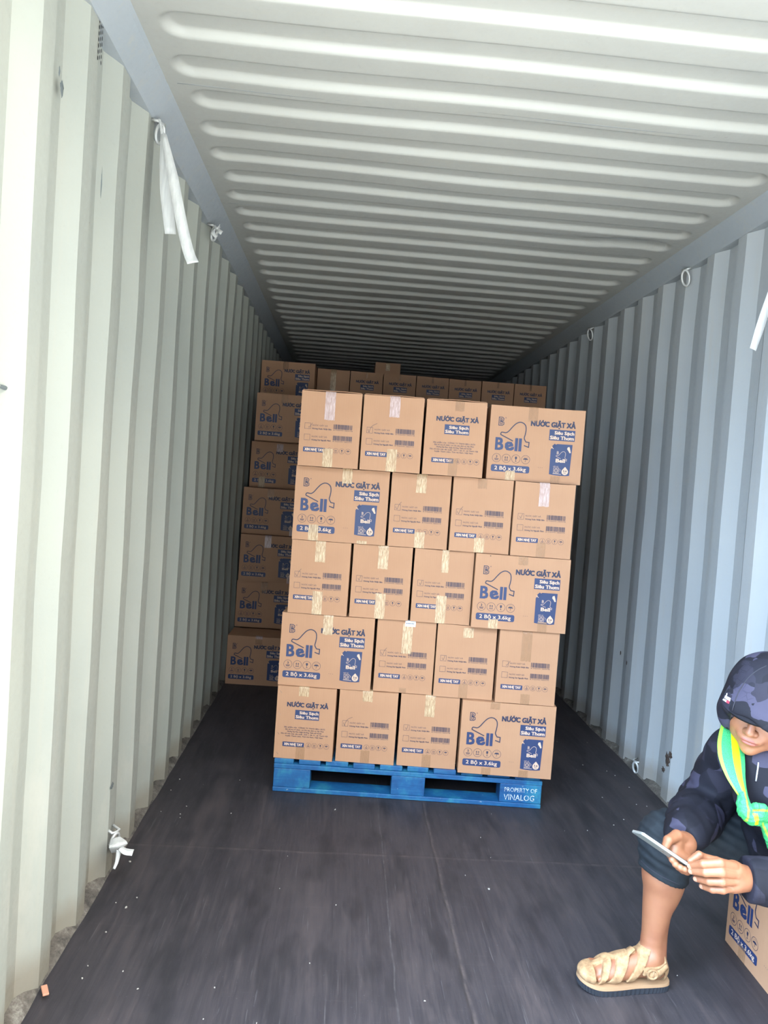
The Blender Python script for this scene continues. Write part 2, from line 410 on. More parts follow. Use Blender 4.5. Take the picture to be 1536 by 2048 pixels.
for (y, z, ry, rz, sd, d) in [(1.88, 2.33, .012, .022, 11, .02), (1.86, 2.36, .006, .014, 12, .02), (1.66, 1.58, .03, .006, 13, .02), (2.13, 2.2, .004, .05, 14, .0), (2.56, .32, .02, .012, 15, .0)]:
    wall_patch(WL, 'left', y, z, ry, rz, sd, M['chip'], 'paint_chip', d)
vent = MB()
for r_ in range(9):
    for c_ in range(3):
        y = 2.052+c_*.012; z = 2.50+r_*.016+(c_ % 2)*.008
        pts = [(-WX+.0012, y+.0036*math.cos(t*math.pi/4), z+.0060*math.sin(t*math.pi/4)) for t in range(8)]
        if not (r_ in (7,) and c_ == 0): vent.add(pts, [tuple(range(8))], M['hole'])
vent.build('air_vent_hole', WL)
# ------------------------------------------------------------------ lettering and printed marks
def raw_text(body):
    cu = D.curves.new('t', 'FONT'); cu.body = body; cu.size = 1.0; cu.resolution_u = 2; cu.fill_mode = 'FRONT'
    ob = D.objects.new('t', cu); COL.objects.link(ob); bpy.context.view_layer.update()
    me = ob.evaluated_get(bpy.context.evaluated_depsgraph_get()).to_mesh()
    v = np.array([tuple(p.co)[:2] for p in me.vertices]).reshape(-1, 2); fs = [tuple(p.vertices) for p in me.polygons]
    ob.to_mesh_clear(); D.objects.remove(ob); D.curves.remove(cu); return v, fs
BASE = {'\u01a0': 'O', '\u1eda': '\u00d3', '\u01a1': 'o', '\u0110': 'D'}    # hooked and barred letters are a plain letter plus its hook or bar
def text_geo(body):
    b = ''.join(BASE.get(ch, ch) for ch in body); v, fs = raw_text(b); V = [tuple(p) for p in v]
    for i, ch in enumerate(body):
        if ch not in BASE: continue
        p, _ = raw_text(b[:i+1]); xr = p[:, 0].max(); q, _ = raw_text(b[i]); wd = q[:, 0].max()-q[:, 0].min(); k = len(V)
        cap = raw_text('O')[0][:, 1].max() if ch != '\u01a1' else raw_text('o')[0][:, 1].max()
        if ch == '\u0110': pts = [(xr-wd-.06, cap*.45), (xr-wd*.45, cap*.45), (xr-wd*.45, cap*.55), (xr-wd-.06, cap*.55)]
        else: pts = [(xr-.07, cap*.80), (xr+.03, cap*.90), (xr+.03, cap*1.06), (xr+.10, cap*1.06), (xr+.10, cap*.92), (xr+.04, cap*.80), (xr-.02, cap*.74)]
        V += pts; fs = fs+[tuple(range(k, k+len(pts)))]
    return np.array(V), fs
_cache = {}
CAPH = None
class Art:                                 # flat print, x right, y up, layer lifts each ink film a fraction of a millimetre
    def __init__(s, W=1., H=1.): s.mb = MB(); s.W = W; s.H = H
    def P(s, u, v): return (u*s.W, (1-v)*s.H)
    def poly(s, pts, mat, lay=1):
        s.mb.add([(x, -.0004-.00025*lay, y) for x, y in pts], [tuple(range(len(pts)))], mat); return s
    def line(s, pts, w, mat, lay=1, closed=False):
        P = [np.array(p, float) for p in pts]; n = len(P); L = []; Rr = []
        for i in range(n):
            if closed: a, b = P[i-1], P[(i+1) % n]
            else: a, b = P[max(i-1, 0)], P[min(i+1, n-1)]
            d1 = P[i]-a; d2 = b-P[i]
            for d in (d1, d2):
                l = np.hypot(*d)
                if l > 0: d /= l
            t = d1+d2; t /= (np.hypot(*t)+1e-9); nn = np.array([-t[1], t[0]])
            ref = d1 if np.hypot(*d1) > .5 else d2
            k = min(1/max(abs(ref@t), .35), 2.2)
            L.append(P[i]+nn*w/2*k); Rr.append(P[i]-nn*w/2*k)
        y = -.0004-.00025*lay; vs = [(q[0], y, q[1]) for q in L]+[(q[0], y, q[1]) for q in Rr]
        fs = [(i, n+i, n+(i+1) % n, (i+1) % n) for i in range(n if closed else n-1)]
        s.mb.add(vs, fs, mat); return s
    def rrect(s, x0, y0, x1, y1, r, mat, lay=1):
        pts = []
        for cx, cy, a0 in ((x1-r, y1-r, 0), (x0+r, y1-r, 90), (x0+r, y0+r, 180), (x1-r, y0+r, 270)):
            for k in range(5): a = math.radians(a0+k*22.5); pts.append((cx+r*math.cos(a), cy+r*math.sin(a)))
        return s.poly(pts, mat, lay)
    def disc(s, cx, cy, r, mat, lay=1, n=20): return s.poly([(cx+r*math.cos(2*math.pi*k/n), cy+r*math.sin(2*math.pi*k/n)) for k in range(n)], mat, lay)
    def ring(s, cx, cy, r, w, mat, lay=1, n=24, sq=1): return s.line([(cx+r*math.cos(2*math.pi*k/n), cy+sq*r*math.sin(2*math.pi*k/n)) for k in range(n)], w, mat, lay, True)
    def text(s, body, x0, x1, base, cap, mat, bold=.02, lay=2, rot=0, space=1.0):
        global CAPH
        if CAPH is None:
            v, _ = raw_text('H'); CAPH = v[:, 1].max()
        k = (body, space)
        if k not in _cache: _cache[k] = text_geo(body)
        v, fs = _cache[k]; d = bold*cap*1.25
        x0 += d; x1 -= d; base += d*.7; cap -= 1.4*d; sc = (x1-x0)/(v[:, 0].max()-v[:, 0].min())
        X = x0+(v[:, 0]-v[:, 0].min())*sc; Y = base+v[:, 1]*cap/CAPH; y = -.0004-.00025*lay
        if rot:
            cx, cy = X.mean(), base+cap*.36; X, Y = cx+(X-cx)*math.cos(rot)-(Y-cy)*math.sin(rot), cy+(X-cx)*math.sin(rot)+(Y-cy)*math.cos(rot)
        S = [(0, 0)] if bold < .02 else [(-1, -.7), (-1, .7), (1, -.7), (1, .7), (0, 0)] if bold < .05 else [(a, b) for a in (-1, -.5, 0, .5, 1) for b in (-.7, 0, .7)]
        for q, (a, b) in enumerate(S): s.mb.add([(g+a*d, y-.00001*q, h+b*d) for g, h in zip(X, Y)], fs, mat)
        return s
def bez(pts, n=8):                          # Catmull-Rom through the points
    P = [np.array(p, float) for p in pts]; P = [2*P[0]-P[1]]+P+[2*P[-1]-P[-2]]; o = []
    for i in range(1, len(P)-2):
        for k in range(n):
            t = k/n; o.append(.5*((2*P[i])+(-P[i-1]+P[i+1])*t+(2*P[i-1]-5*P[i]+4*P[i+1]-P[i+2])*t*t+(-P[i-1]+3*P[i]-3*P[i+1]+P[i+2])*t**3))
    o.append(P[-2]); return o
def bell_outline(a, f, w, mat, lay):        # f maps face fractions to metres
    p1 = [(.255, .470), (.118, .392)]
    p2 = bez([(.118, .392), (.130, .362), (.175, .365), (.205, .338), (.238, .285), (.275, .235), (.315, .212), (.352, .222), (.378, .255), (.385, .310), (.380, .370), (.373, .425), (.392, .470)], 6)
    p3 = [(.427, .475), (.425, .540), (.375, .520)]
    a.line([f(*q) for q in p1], w, mat, lay); a.line([f(*q) for q in p2+p3], w, mat, lay)
def beta(a, cx, cy, h, mat, lay=1, reg=True):
    k = h
    a.line([(cx-.30*k, cy-.5*k), (cx-.30*k, cy+.5*k), (cx+.10*k, cy+.5*k), (cx+.28*k, cy+.36*k), (cx+.26*k, cy+.12*k), (cx+.02*k, cy+.02*k), (cx+.30*k, cy-.10*k), (cx+.32*k, cy-.36*k), (cx+.12*k, cy-.5*k)], .09*k, mat, lay, True)
    a.line([(cx-.12*k, cy-.34*k), (cx-.12*k, cy+.34*k), (cx+.08*k, cy+.30*k), (cx+.04*k, cy+.16*k), (cx-.10*k, cy+.04*k)], .08*k, mat, lay)
    a.line([(cx-.10*k, cy-.02*k), (cx+.12*k, cy-.12*k), (cx+.10*k, cy-.32*k), (cx-.12*k, cy-.36*k)], .08*k, mat, lay)
    if reg: a.ring(cx+.52*k, cy+.46*k, .055*k, .03*k, mat, lay, 10)
def icons(a, xs, y, r, mat, w):
    for i, x in enumerate(xs):
        a.ring(x, y, r, w, mat)
        if i == 0:
            a.text('3', x-.16*r, x+.16*r, y+.05*r, .55*r, mat, .03, 1)
            for k, q in ((-.22, .50), (-.46, .42)): a.poly([(x-q*r, y+(k-.07)*r), (x+q*r, y+(k-.07)*r), (x+q*r, y+(k+.07)*r), (x-q*r, y+(k+.07)*r)], mat)
        elif i == 1:
            for s_ in (-.24, .24):
                a.poly([(x+(s_-.06)*r, y-.25*r), (x+(s_+.06)*r, y-.25*r), (x+(s_+.06)*r, y+.2*r), (x+(s_-.06)*r, y+.2*r)], mat)
                a.poly([(x+(s_-.18)*r, y+.16*r), (x+(s_+.18)*r, y+.16*r), (x+s_*r, y+.5*r)], mat)
            a.poly([(x-.46*r, y-.5*r), (x+.46*r, y-.5*r), (x+.46*r, y-.36*r), (x-.46*r, y-.36*r)], mat)
        elif i == 2:
            a.poly([(x-.22*r, y+.55*r), (x+.22*r, y+.55*r), (x+.24*r, y+.1*r), (x+.05*r, y-.12*r), (x-.05*r, y-.12*r), (x-.24*r, y+.1*r)], mat)
            a.poly([(x-.05*r, y-.1*r), (x+.05*r, y-.1*r), (x+.05*r, y-.5*r), (x-.05*r, y-.5*r)], mat)
            a.poly([(x-.2*r, y-.5*r), (x+.2*r, y-.5*r), (x+.2*r, y-.6*r), (x-.2*r, y-.6*r)], mat)
        else:
            a.poly([(x+.6*r*math.cos(t), y-.02*r+.38*r*math.sin(t)) for t in np.linspace(0, math.pi, 9)], mat)
            a.line([(x, y), (x, y-.45*r), (x-.14*r, y-.52*r)], .08*r, mat)
            for dx, dy in ((-.3, .55), (.05, .62), (.38, .55)): a.disc(x+dx*r, y+dy*r, .07*r, mat, 1, 6)
def barcode(a, x0, y0, x1, y1, mat, seed):
    r = random.Random(seed); x = x0
    while x < x1-.001:
        w_ = r.choice((.0006, .0006, .0012, .0018)); a.poly([(x, y0), (x+w_, y0), (x+w_, y1), (x, y1)], mat); x += w_+r.choice((.0006, .0006, .0012))
def pouch(a, f, h=.333):
    B = M['blue']; C_ = M['knock']
    body = bez([(.690, .487), (.672, .520), (.661, .545)], 3)+[(.6625, .880)]+bez([(.6625, .880), (.70, .888), (.77, .893), (.84, .891), (.877, .884)], 4)+[(.882, .650), (.888, .545), (.889, .468), (.735, .468)]
    a.poly([f(*q) for q in [(.661, .545), (.6625, .880), (.70, .888), (.77, .893), (.84, .891), (.877, .884), (.8885, .468), (.725, .468), (.700, .492)]], B)
    a.poly([f(*q) for q in [(.672, .500), (.700, .465), (.716, .482), (.690, .522)]], B)
    a.line([f(.664, .512), f(.690, .536)], .0022, C_, 2)
    a.poly([f(*q) for q in [(.838, .505), (.858, .497), (.868, .540), (.876, .575), (.862, .580), (.850, .555), (.834, .530)]], C_, 2)
    beta(a, f(.738, .585)[0], f(.738, .585)[1], .012, C_, 2, False)
    g = lambda u, v: f(.700+(u-.06)*.375, .560+(v-.20)*.38)
    bell_outline(a, g, .0014, C_, 2)
    a.text('Bell', f(.722, 0)[0], f(.822, 0)[0], f(0, .715)[1], .0165, C_, .05, 2)
    a.text('GIẶT XẢ', f(.700, 0)[0], f(.755, 0)[0], f(0, .778)[1], .0042, C_, .01, 2)
    x, y = f(.735, .825); a.ring(x, y, .008, .0015, C_, 2, 14); a.ring(x, y, .0045, .001, C_, 2, 10); a.line([(x-.0115, y-.011), (x-.0115, y+.012), (x+.011, y+.012), (x+.011, y-.011)], .0012, C_, 2, True)
    a.line([f(.768, .80), f(.780, .815), f(.775, .835)], .0012, C_, 2); a.line([f(.700, .868), f(.790, .872)], .0018, C_, 2)
    cx, cy = f(.828, .835); r = .0145
    a.poly([(cx, cy+1.55*r)]+[(cx+r*math.cos(t), cy+r*math.sin(t)) for t in np.linspace(math.radians(40), math.radians(-220), 18)], C_, 2)
    a.text('3.6', cx-.0085, cx+.0085, cy-.001, .0085, M['ink'], .03, 3); a.text('KG', cx-.005, cx+.005, cy-.0085, .0045, M['ink'], .03, 3)
BW, NW, BH = .420, .2665, .331               # long face, short face, height of a carton
def art_long():
    a = Art(BW, BH); f = a.P; B, I, C_ = M['blue'], M['ink'], M['knock']
    beta(a, *f(.118, .215), .036, I); bell_outline(a, f, .0045, I, 1)
    x0, y0 = f(.069, .603); H = .0565                                           # heavy geometric "Bell"
    a.text('B', x0, f(.158, 0)[0], y0, H, B, .036, 2); a.text('e', f(.170, 0)[0], f(.264, 0)[0], y0+.0005, .0585, B, .042, 2, rot=.32)
    for u in (.278, .318): a.poly([(u*BW, y0), (u*BW+.0132, y0), (u*BW+.0132, y0+.0580), (u*BW, y0+.0580)], B, 2)
    icons(a, [.095*BW, .198*BW, .301*BW, .4035*BW], f(0, .708)[1], .0187, I, .0014)
    p, q = f(.043, .892), f(.452, .798); a.rrect(p[0], p[1], q[0], q[1], .008, B)
    a.text('2 Bộ x 3.6kg', f(.080, 0)[0], f(.415, 0)[0], f(0, .867)[1], .0165, C_, .022)
    a.text('NƯỚC GIẶT XẢ', f(.430, 0)[0], f(.906, 0)[0], f(0, .250)[1], .0235, I, .058, 2)
    p, q = f(.634, .424), f(.906, .278); a.rrect(p[0], p[1], q[0], q[1], .0006, B)
    a.text('Siêu Sạch', f(.688, 0)[0], f(.897, 0)[0], f(0, .342)[1], .0150, C_, .045); a.text('Siêu Thơm', f(.643, 0)[0], f(.897, 0)[0], f(0, .410)[1], .0160, C_, .045)
    pouch(a, f)
    for u in (.545, .565, .585): a.disc(*f(u, .80), .0012, I, 1, 6)
    return a.mb
def art_common(a, u0, v0):                  # "handle gently" strip and the four care symbols
    f = a.P; p, q = f(u0, v0+.064), f(u0+.367, v0); a.rrect(p[0], p[1], q[0], q[1], .003, M['blue'])
    a.text('XIN NHẸ TAY', f(u0+.025, 0)[0], f(u0+.342, 0)[0], f(0, v0+.049)[1], .0118, M['knock'], .05)
    icons(a, [(u0+.440+.103*k)*NW for k in range(4)], f(0, v0+.030)[1], .0117, M['ink'], .0009)
def art_tick():
    a = Art(NW, BH); f = a.P; I = M['ink']
    for k, s_ in enumerate(('Hương Xuân Nhật Bản', 'Hương Dạ Nguyệt Minh')):
        v = .468+.150*k; x, y = f(.128, v); r = .0128
        a.line([(x-r, y-r), (x+r, y-r), (x+r, y+r), (x-r, y+r)], .0011, I, 1, True)
        a.text('NƯỚC GIẶT XẢ', f(.206, 0)[0], f(.460, 0)[0], f(0, v-.004)[1], .0060, I, .012, 1)
        a.text(s_, f(.204, 0)[0], f(.526, 0)[0], f(0, v+.040)[1], .0062, I, .03, 1)
        b0, b1 = f(.558, v+.022), f(.876, v-.042); barcode(a, b0[0], b0[1], b1[0], b1[1], I, 5+k)
        a.text('8 936095 38007'+str(8+k % 2), b0[0], b1[0], b0[1]-.0062, .0038, I, .0, 1)
    art_common(a, .0753, .748); return a.mb
def art_title():
    a = Art(NW, BH); f = a.P
    a.text('NƯỚC GIẶT XẢ', f(.174, 0)[0], f(.878, 0)[0], f(0, .278)[1], .0205, M['ink'], .058, 2)
    p, q = f(.321, .447), f(.732, .318); a.rrect(p[0], p[1], q[0], q[1], .0006, M['blue'])
    a.text('Siêu Sạch', f(.395, 0)[0], f(.718, 0)[0], f(0, .374)[1], .0130, M['knock'], .045); a.text('Siêu Thơm', f(.335, 0)[0], f(.718, 0)[0], f(0, .433)[1], .0140, M['knock'], .045)
    for u0, u1, v, s_ in ((.15, .85, .572, 'Sản phẩm của : CÔNG TY TNHH BELL ĐỨC'), (.17, .83, .602, 'Địa chỉ trụ sở chính : Lô 276, khu dịch vụ Vạn Phúc'), (.21, .79, .632, 'Phường Vạn Phúc, Quận Hà Đông, Thành phố Hà Nội'), (.10, .90, .662, 'Địa chỉ nhà máy sản xuất : KM 1, QL 21, xã Thanh Hải'), (.18, .82, .692, 'huyện Thanh Liêm, Tỉnh Hà Nam, Việt Nam')):
        a.text(s_, f(u0, 0)[0], f(u1, 0)[0], f(0, v)[1], .0058, M['ink'], .021, 1)
    art_common(a, .139, .768); return a.mb
ART = {'long': art_long(), 'tick': art_tick(), 'title': art_title()}

# ------------------------------------------------------------------ cartons
def carton_mesh(kind, W, Dp, H, seed):
    n = 8; vs = []; fs = []
    rnd = np.array([[seed*1.7, 0, 0]])
    def warp(p):
        x, y, z = p; a, b, c = x/W*2-1, y/Dp*2-1, z/H*2-1
        q = np.array([[x*7+seed*3.1, y*7, z*7]]); n1 = vnoise(q, seed % 7)[0]-.5
        bx = .0008*(1-c*c)*(1-b*b); 
        x += (1 if a > .99 else -1 if a < -.99 else 0)*(bx+n1*.0012*(1-.6*abs(c)))
        if c > .99: z += n1*.002*(1-a*a)-.0012*(1-a*a)
        if b > .99: y += .003*(1-a*a)*(1-c*c)
        return (x, y, z)
    faces = [((0, 0, 0), (W, 0, 0), (0, 0, H)), ((W, 0, 0), (0, Dp, 0), (0, 0, H)), ((W, Dp, 0), (-W, 0, 0), (0, 0, H)), ((0, Dp, 0), (0, -Dp, 0), (0, 0, H)), ((0, 0, H), (W, 0, 0), (0, Dp, 0)), ((0, Dp, 0), (W, 0, 0), (0, -Dp, 0))]
    key = {}
    for o, u, v in faces:
        idx = {}
        for i in range(n+1):
            for j in range(n+1):
                p = tuple(round(o[k]+u[k]*i/n+v[k]*j/n, 6) for k in range(3))
                if p not in key: key[p] = len(vs); vs.append(warp(p))
                idx[i, j] = key[p]
        fs += [(idx[i, j], idx[i+1, j], idx[i+1, j+1], idx[i, j+1]) for i in range(n) for j in range(n)]
    mb = MB(); mb.add(vs, fs, M['board'])
    if kind in ART:                            # the print belongs to the board
        a = ART[kind]; k = len(mb.v); mb.v += a.v; mb.f += [tuple(k+j for j in f_) for f_ in a.f]; mb.m += [mb.mi(a.mats[i]) for i in a.m]
    return mb.mesh('carton')
_cm = {}
def tapes(par, W, H, specs, depth):
    for (u, wd, v0, v1, kind, seed) in specs:
        mb = MB(); x0, x1 = (u-wd/2)*W, (u+wd/2)*W; rnd = random.Random(seed); n = 7; y = -.0016
        za, zb = (1-v0)*H, (1-v1)*H
        top = [(x0+(x1-x0)*k/n, za-(0 if v0 <= 0 else rnd.random()*.002)) for k in range(n+1)]
        bot = [(x0+(x1-x0)*k/n, zb+(0 if v1 >= 1 else rnd.random()*.0035)) for k in range(n+1)]
        sk = (rnd.random()-.5)*.006
        if v0 <= 0: rows = [[(x+sk, y, z) for x, z in top]]
        else: rows = [[(x, y, z) for x, z in top]]
        mid = 6
        for r_ in range(1, mid): rows.append([(a[0]*(1-r_/mid)+b[0]*r_/mid, y-rnd.random()*.0006, a[1]*(1-r_/mid)+b[1]*r_/mid) for a, b in zip(top, bot)])
        rows.append([(x, y, z) for x, z in bot])
        if v0 <= 0: rows.insert(0, [(x+sk, .03, H+.0006) for x, z in top]); rows.insert(1, [(x+sk, -.0006, H+.0008) for x, z in top])
        vs = [p for r_ in rows for p in r_]; m_ = n+1
        fs = [(i*m_+j, (i+1)*m_+j, (i+1)*m_+j+1, i*m_+j+1) for i in range(len(rows)-1) for j in range(n)]
        mb.add(vs, fs, M['tape_'+kind]); mb.build('tape_strip', par, smooth=True)
def tick(par, style, seed):
    a = Art(NW, BH); x, y = a.P(.128, .468); r = random.Random(seed); k = .013
    S = {'v': [(-.7, .2), (-.2, -.7), (.1, .0), (.5, 1.0), (1.2, 1.9)], 's': [(-.4, .1), (0, -.6), (.5, .9)], 'h': [(.3, -.2), (.5, -.5), (.9, .0), (1.6, 1.1)], 'l': [(-.6, .3), (-.2, -.8), (.0, .1), (.8, 1.5), (2.4, 2.4)]}[style]
    a.line(bez([(x+p*k, y+q*k) for p, q in S], 4), .0014, M['pen'], 2); a.mb.build('pen_tick_mark', par)
def carton(kind, loc, rz, label, group, seed, tp=(), tk=None, ry=0, flap=False):
    W, Dp = (BW, NW) if kind == 'long' else (NW, BW)
    root = empty('cardboard_box', loc, rz); root.rotation_euler = (0, ry, rz); tag(root, label, 'box', group)
    key = (kind, seed % 5)
    if key not in _cm: _cm[key] = carton_mesh(kind, W, Dp, BH, seed % 5+1)
    c = link('carton', _cm[key], root); bevel(c, .0028, 2)
    tapes(root, W, BH, tp, Dp)
    if tk: tick(root, tk, seed)
    if flap:
        mb = MB(); n = 16; vs = []
        for k in range(n+1):
            t = k/n; z = BH+.0015+.0014*math.sin(t*math.pi)*(1 if seed % 2 else .5)+.0006*math.sin(t*9+seed)
            vs += [(.004+t*(W-.008), -.001, z), (.004+t*(W-.008), -.001, z+.0022), (.004+t*(W-.008), Dp*.48, z+.002), (.004+t*(W-.008), Dp*.48, z+.004)]
        fs = []
        for k in range(n):
            b = 4*k; fs += [(b, b+4, b+5, b+1), (b+1, b+5, b+7, b+3), (b+2, b+3, b+7, b+6), (b, b+2, b+6, b+4)]
        mb.add(vs, fs, M['board']); mb.build('top_flap', root)
    return root

# pallet load: (row from the top, kind, place along the face, forward step, tapes, tick, label)
TH = -.0708; SX0, SY0, PZ = 0.0, 3.2902, .1515; RISE = .3325
c_, s_ = math.cos(TH), math.sin(TH)
L, C, K = 'lilac', 'cream', 'clear'
ROWS = [
 ('11', 'tick', -.6777, -.0318, [(.48, .17, 0, .38, L), (.49, .17, .75, 1, C)], 'h', 'top-row box at the left end of the pallet stack, long pale tape above tick'),
 ('12', 'tick', -.4028, -.0282, [(.52, .17, 0, .28, L), (.52, .17, .70, 1, C)], 'l', 'top-row tan box second from the left, its pen tick sweeping far up beyond the square'),
 ('13', 'title', -.1252, -.0227, [(.55, .15, 0, .14, K), (.5, .15, .76, 1, K)], None, 'top-row tan box with the centred blue product title and address lines'),
 ('14', 'long', .1636, .0173, [(.45, .10, 0, .2, K), (.25, .10, .87, 1, C), (.73, .10, .9, 1, K)], None, 'top-row long box with large bell print at the right end of the pallet stack'),
 ('21', 'long', -.6834, .0052, [(.55, .105, 0, .20, C), (.225, .105, .78, 1, C), (.75, .105, .955, 1, C)], None, 'second-row long box with bell print, pale tape crossing its blue weight strip'),
 ('22', 'tick', -.2527, .0125, [(.50, .17, 0, .26, C), (.53, .17, .78, 1, C)], 'v', 'second-row box right of the long bell box, streaky white tape at its top edge'),
 ('23', 'tick', .0227, -.0013, [(.48, .15, 0, .14, K), (.5, .17, .8, 1, C)], 'v', 'second-row box third from the left, bare top edge, cream tape at its foot'),
 ('24', 'tick', .2960, -.0123, [(.49, .17, 0, .32, L), (.5, .15, .8, 1, K)], 's', 'second-row box at the right end with a pale pinkish tape strip at its top'),
 ('31', 'tick', -.6779, .0047, [(.49, .17, 0, .29, C), (.49, .17, .68, 1, C)], 'v', 'third-row box at the left end with cream tape at top and across its blue strip'),
 ('32', 'tick', -.3997, .0121, [(.51, .17, 0, .32, C), (.51, .17, .65, 1, C)], 's', 'third-row box second from the left with crinkled white tape torn at the lower end'),
 ('33', 'tick', -.1228, .0117, [(.52, .12, 0, .31, C), (.5, .17, .62, 1, C)], 's', 'third-row box third from the left with thin shiny split tape on top'),
 ('34', 'long', .1484, -.0202, [(.5, .10, 0, .12, K), (.23, .10, .87, 1, C), (.75, .10, .86, 1, K)], None, 'third-row long bell box at the right end, a dark nick in its upper edge'),
 ('41', 'long', -.6980, .0078, [(.5, .105, 0, .27, C)], None, 'fourth-row long bell box at the left end, cream tape over its first title letters'),
 ('42', 'tick', -.2654, .0236, [(.52, .17, .04, .46, C), (.5, .12, .93, 1, K)], 'v', 'fourth-row box with a small white paper label stuck on its upper edge'),
 ('43', 'tick', .0079, .0118, [(.52, .17, .03, .17, C), (.5, .15, .8, 1, K)], 's', 'fourth-row box third from the left with one square of cream tape on top'),
 ('44', 'tick', .2853, -.0078, [(.46, .17, 0, .42, K), (.5, .15, .86, 1, K)], 'h', 'fourth-row box at the right end with only faint clear tape'),
 ('51', 'title', -.6914, -.0030, [(.45, .17, 0, .13, C), (.45, .15, .82, 1, K)], None, 'bottom-row box at the left end with product title and address lines, on the pallet'),
 ('52', 'tick', -.4111, .0119, [(.48, .17, 0, .15, C), (.5, .15, .82, 1, K)], 'l', 'bottom-row box second from the left on the blue pallet, short shiny tape on top'),
 ('53', 'tick', -.1316, .0196, [(.50, .17, 0, .30, C), (.5, .15, .82, 1, K)], 's', 'bottom-row box third from the left on the blue pallet, broad cream tape on top'),
 ('54', 'long', .1452, -.0110, [(.35, .10, 0, .1, K), (.3, .10, .9, 1, K), (.7, .10, .9, 1, K)], None, 'bottom-row long bell box overhanging the right end of the blue pallet'),
]
BOX = {}
for i, (nm, kind, u, dy, tp, tk, label) in enumerate(ROWS):
    row = int(nm[0]); z = PZ+(5-row)*RISE; u2 = u+.0083*(z+BH/2-PZ)
    loc = (c_*u2-s_*dy, SY0+s_*u2+c_*dy, z)
    b = carton(kind, loc, TH, label, 'cartons stacked on the blue pallet', i+1, [t+(i*7+j,) for j, t in enumerate(tp)], tk, 0, flap=nm in ('11', '12', '13'))
    BOX[nm] = b
mb = MB(); mb.box((.125, -.0022, BH-.026), (.172, -.0012, BH+.001), M['label']); mb.box((.125, -.0022, BH+.0002), (.172, .02, BH+.001), M['label'])
lb = mb.build('paper_label', BOX['42']); lb['label'] = 'small white paper label'
a = Art(NW, BH)
for k in range(6): a.poly([(.130+.006*k, BH-.014), (.1335+.006*k, BH-.014), (.1335+.006*k, BH-.009), (.130+.006*k, BH-.009)], M['ink'], 9)
a.mb.build('label_print', lb)
mb = MB(); mb.add([(.060, -.0008, BH-.006), (.067, -.0008, BH-.0055), (.064, -.0008, BH-.010)], [(0, 2, 1)], M['hole']); mb.build('edge_nick', BOX['34'])
mb = MB()                                     # staples / tears down the left edge of the bottom left box
for z in (.305, .205, .115, .025):
    mb.add([(.010, -.003, z+.006), (.018, -.0035, z-.002), (.021, -.001, z-.010), (.012, -.001, z)], [(0, 3, 2, 1)], M['knock'])
mb.build('torn_board_flake', BOX['51'])['kind'] = 'stuff'
# the rest of the pallet load stands behind the face row
mb = MB()
for r_ in range(5):
    for k, (u, wd) in enumerate(((-.69, .27), (-.41, .27), (-.13, .27), (.145, .424))):
        for q in range(2):
            y0 = .455+q*.29; z = PZ+r_*RISE+.0005; mb.box((u+.006, y0, z), (u+wd-.01, y0+.27, z+BH-.003), M['board'])
rear = mb.build('rear_pallet_cartons'); rear.location = (0, SY0, 0); rear.rotation_euler = (0, 0, TH); bevel(rear, .003)
tag(rear, 'plain backs of the rear cartons behind the printed face row of the pallet load', 'box', kind='stuff')

# ------------------------------------------------------------------ blue pallet
pr = empty('wooden_pallet', (-.683, 3.325, 0), -.045); tag(pr, 'blue painted wooden pallet with white stencilled lettering under the box stack', 'pallet')
PWd, PD = 1.222, 1.05; P_ = M['pallet']
def pl(nm, a, b, par=pr):
    o = MB().box(a, b, P_).build(nm, par); bevel(o, .0025, 2); return o
for y in (0, PD/2-.05, PD-.10): pl('bottom_board', (0, y, .001), (PWd, y+.10, .021))
for xa, xb in ((0, .168), (.535, .690), (1.030, PWd)):
    for y in (.002, PD/2-.045, PD-.098): pl('block', (xa+.001, y, .0215), (xb-.001, y+.095, .107))
for y in (0, PD/2-.05, PD-.10): pl('cross_board', (0, y, .1075), (PWd, y+.10, .1285))
k = 0; x = .0
for wd in (.098, .108, .112, .108, .112, .106, .112, .108, .112, .124):
    pl('deck_board', (x, .003+.004*(k % 3), .129), (x+wd-.010, PD-.004, .1510)); x += wd+.0135; k += 1
a = Art(PWd, .151); a.text('PROPERTY OF', 1.052, 1.200, .072, .019, M['stencil'], .004, 2); a.text('VINALOG', 1.050, 1.190, .034, .026, M['stencil'], .008, 2)
st = a.mb.build('stencilled_lettering', pr); st.location = (0, .0005, 0)

# ------------------------------------------------------------------ load at the back of the container
SL = [ # x, Y, layer, label, tapes
 (-1.168, 5.00, 0, 'lowest tan bell box in the dim back column, pulled forward on the floor', [(.5, .11, 0, .05, L), (.5, .11, .05, .16, K)]),
 (-1.168, 5.29, 1, 'dim bell box second from the floor, back left column', [(.46, .11, 0, .24, K)]),
 (-1.160, 5.27, 2, 'dim back bell box with glossy tape strip and small white tag', [(.46, .11, 0, .27, L), (.87, .11, .84, 1, L)]),
 (-1.168, 5.33, 3, 'dim back bell box fourth from the floor, white tag at its lower right', [(.87, .11, .84, 1, L), (.46, .11, 0, .2, K)]),
 (-1.145, 5.42, 4, 'dim back bell box, white tag on top and shiny tape on its strip', [(.49, .11, .02, .2, L), (.21, .11, .76, 1, C), (.87, .11, .86, 1, C)]),
 (-1.105, 5.24, 5, 'dim back bell box just left of the pallet stack top', [(.46, .11, 0, .2, K)]),
 (-1.172, 5.94, 6, 'topmost long bell box at the left end of the far back row', [(.45, .10, 0, .2, K), (.78, .08, .9, 1, L)]),
]
for i, (x, y, ly, label, tp) in enumerate(SL):
    carton('long', (x, y, .0005+ly*.3325), -.012+.006*math.sin(i*4.1), label, 'bell cartons in the back left column', i+3, [t+(i*5+j,) for j, t in enumerate(tp)])
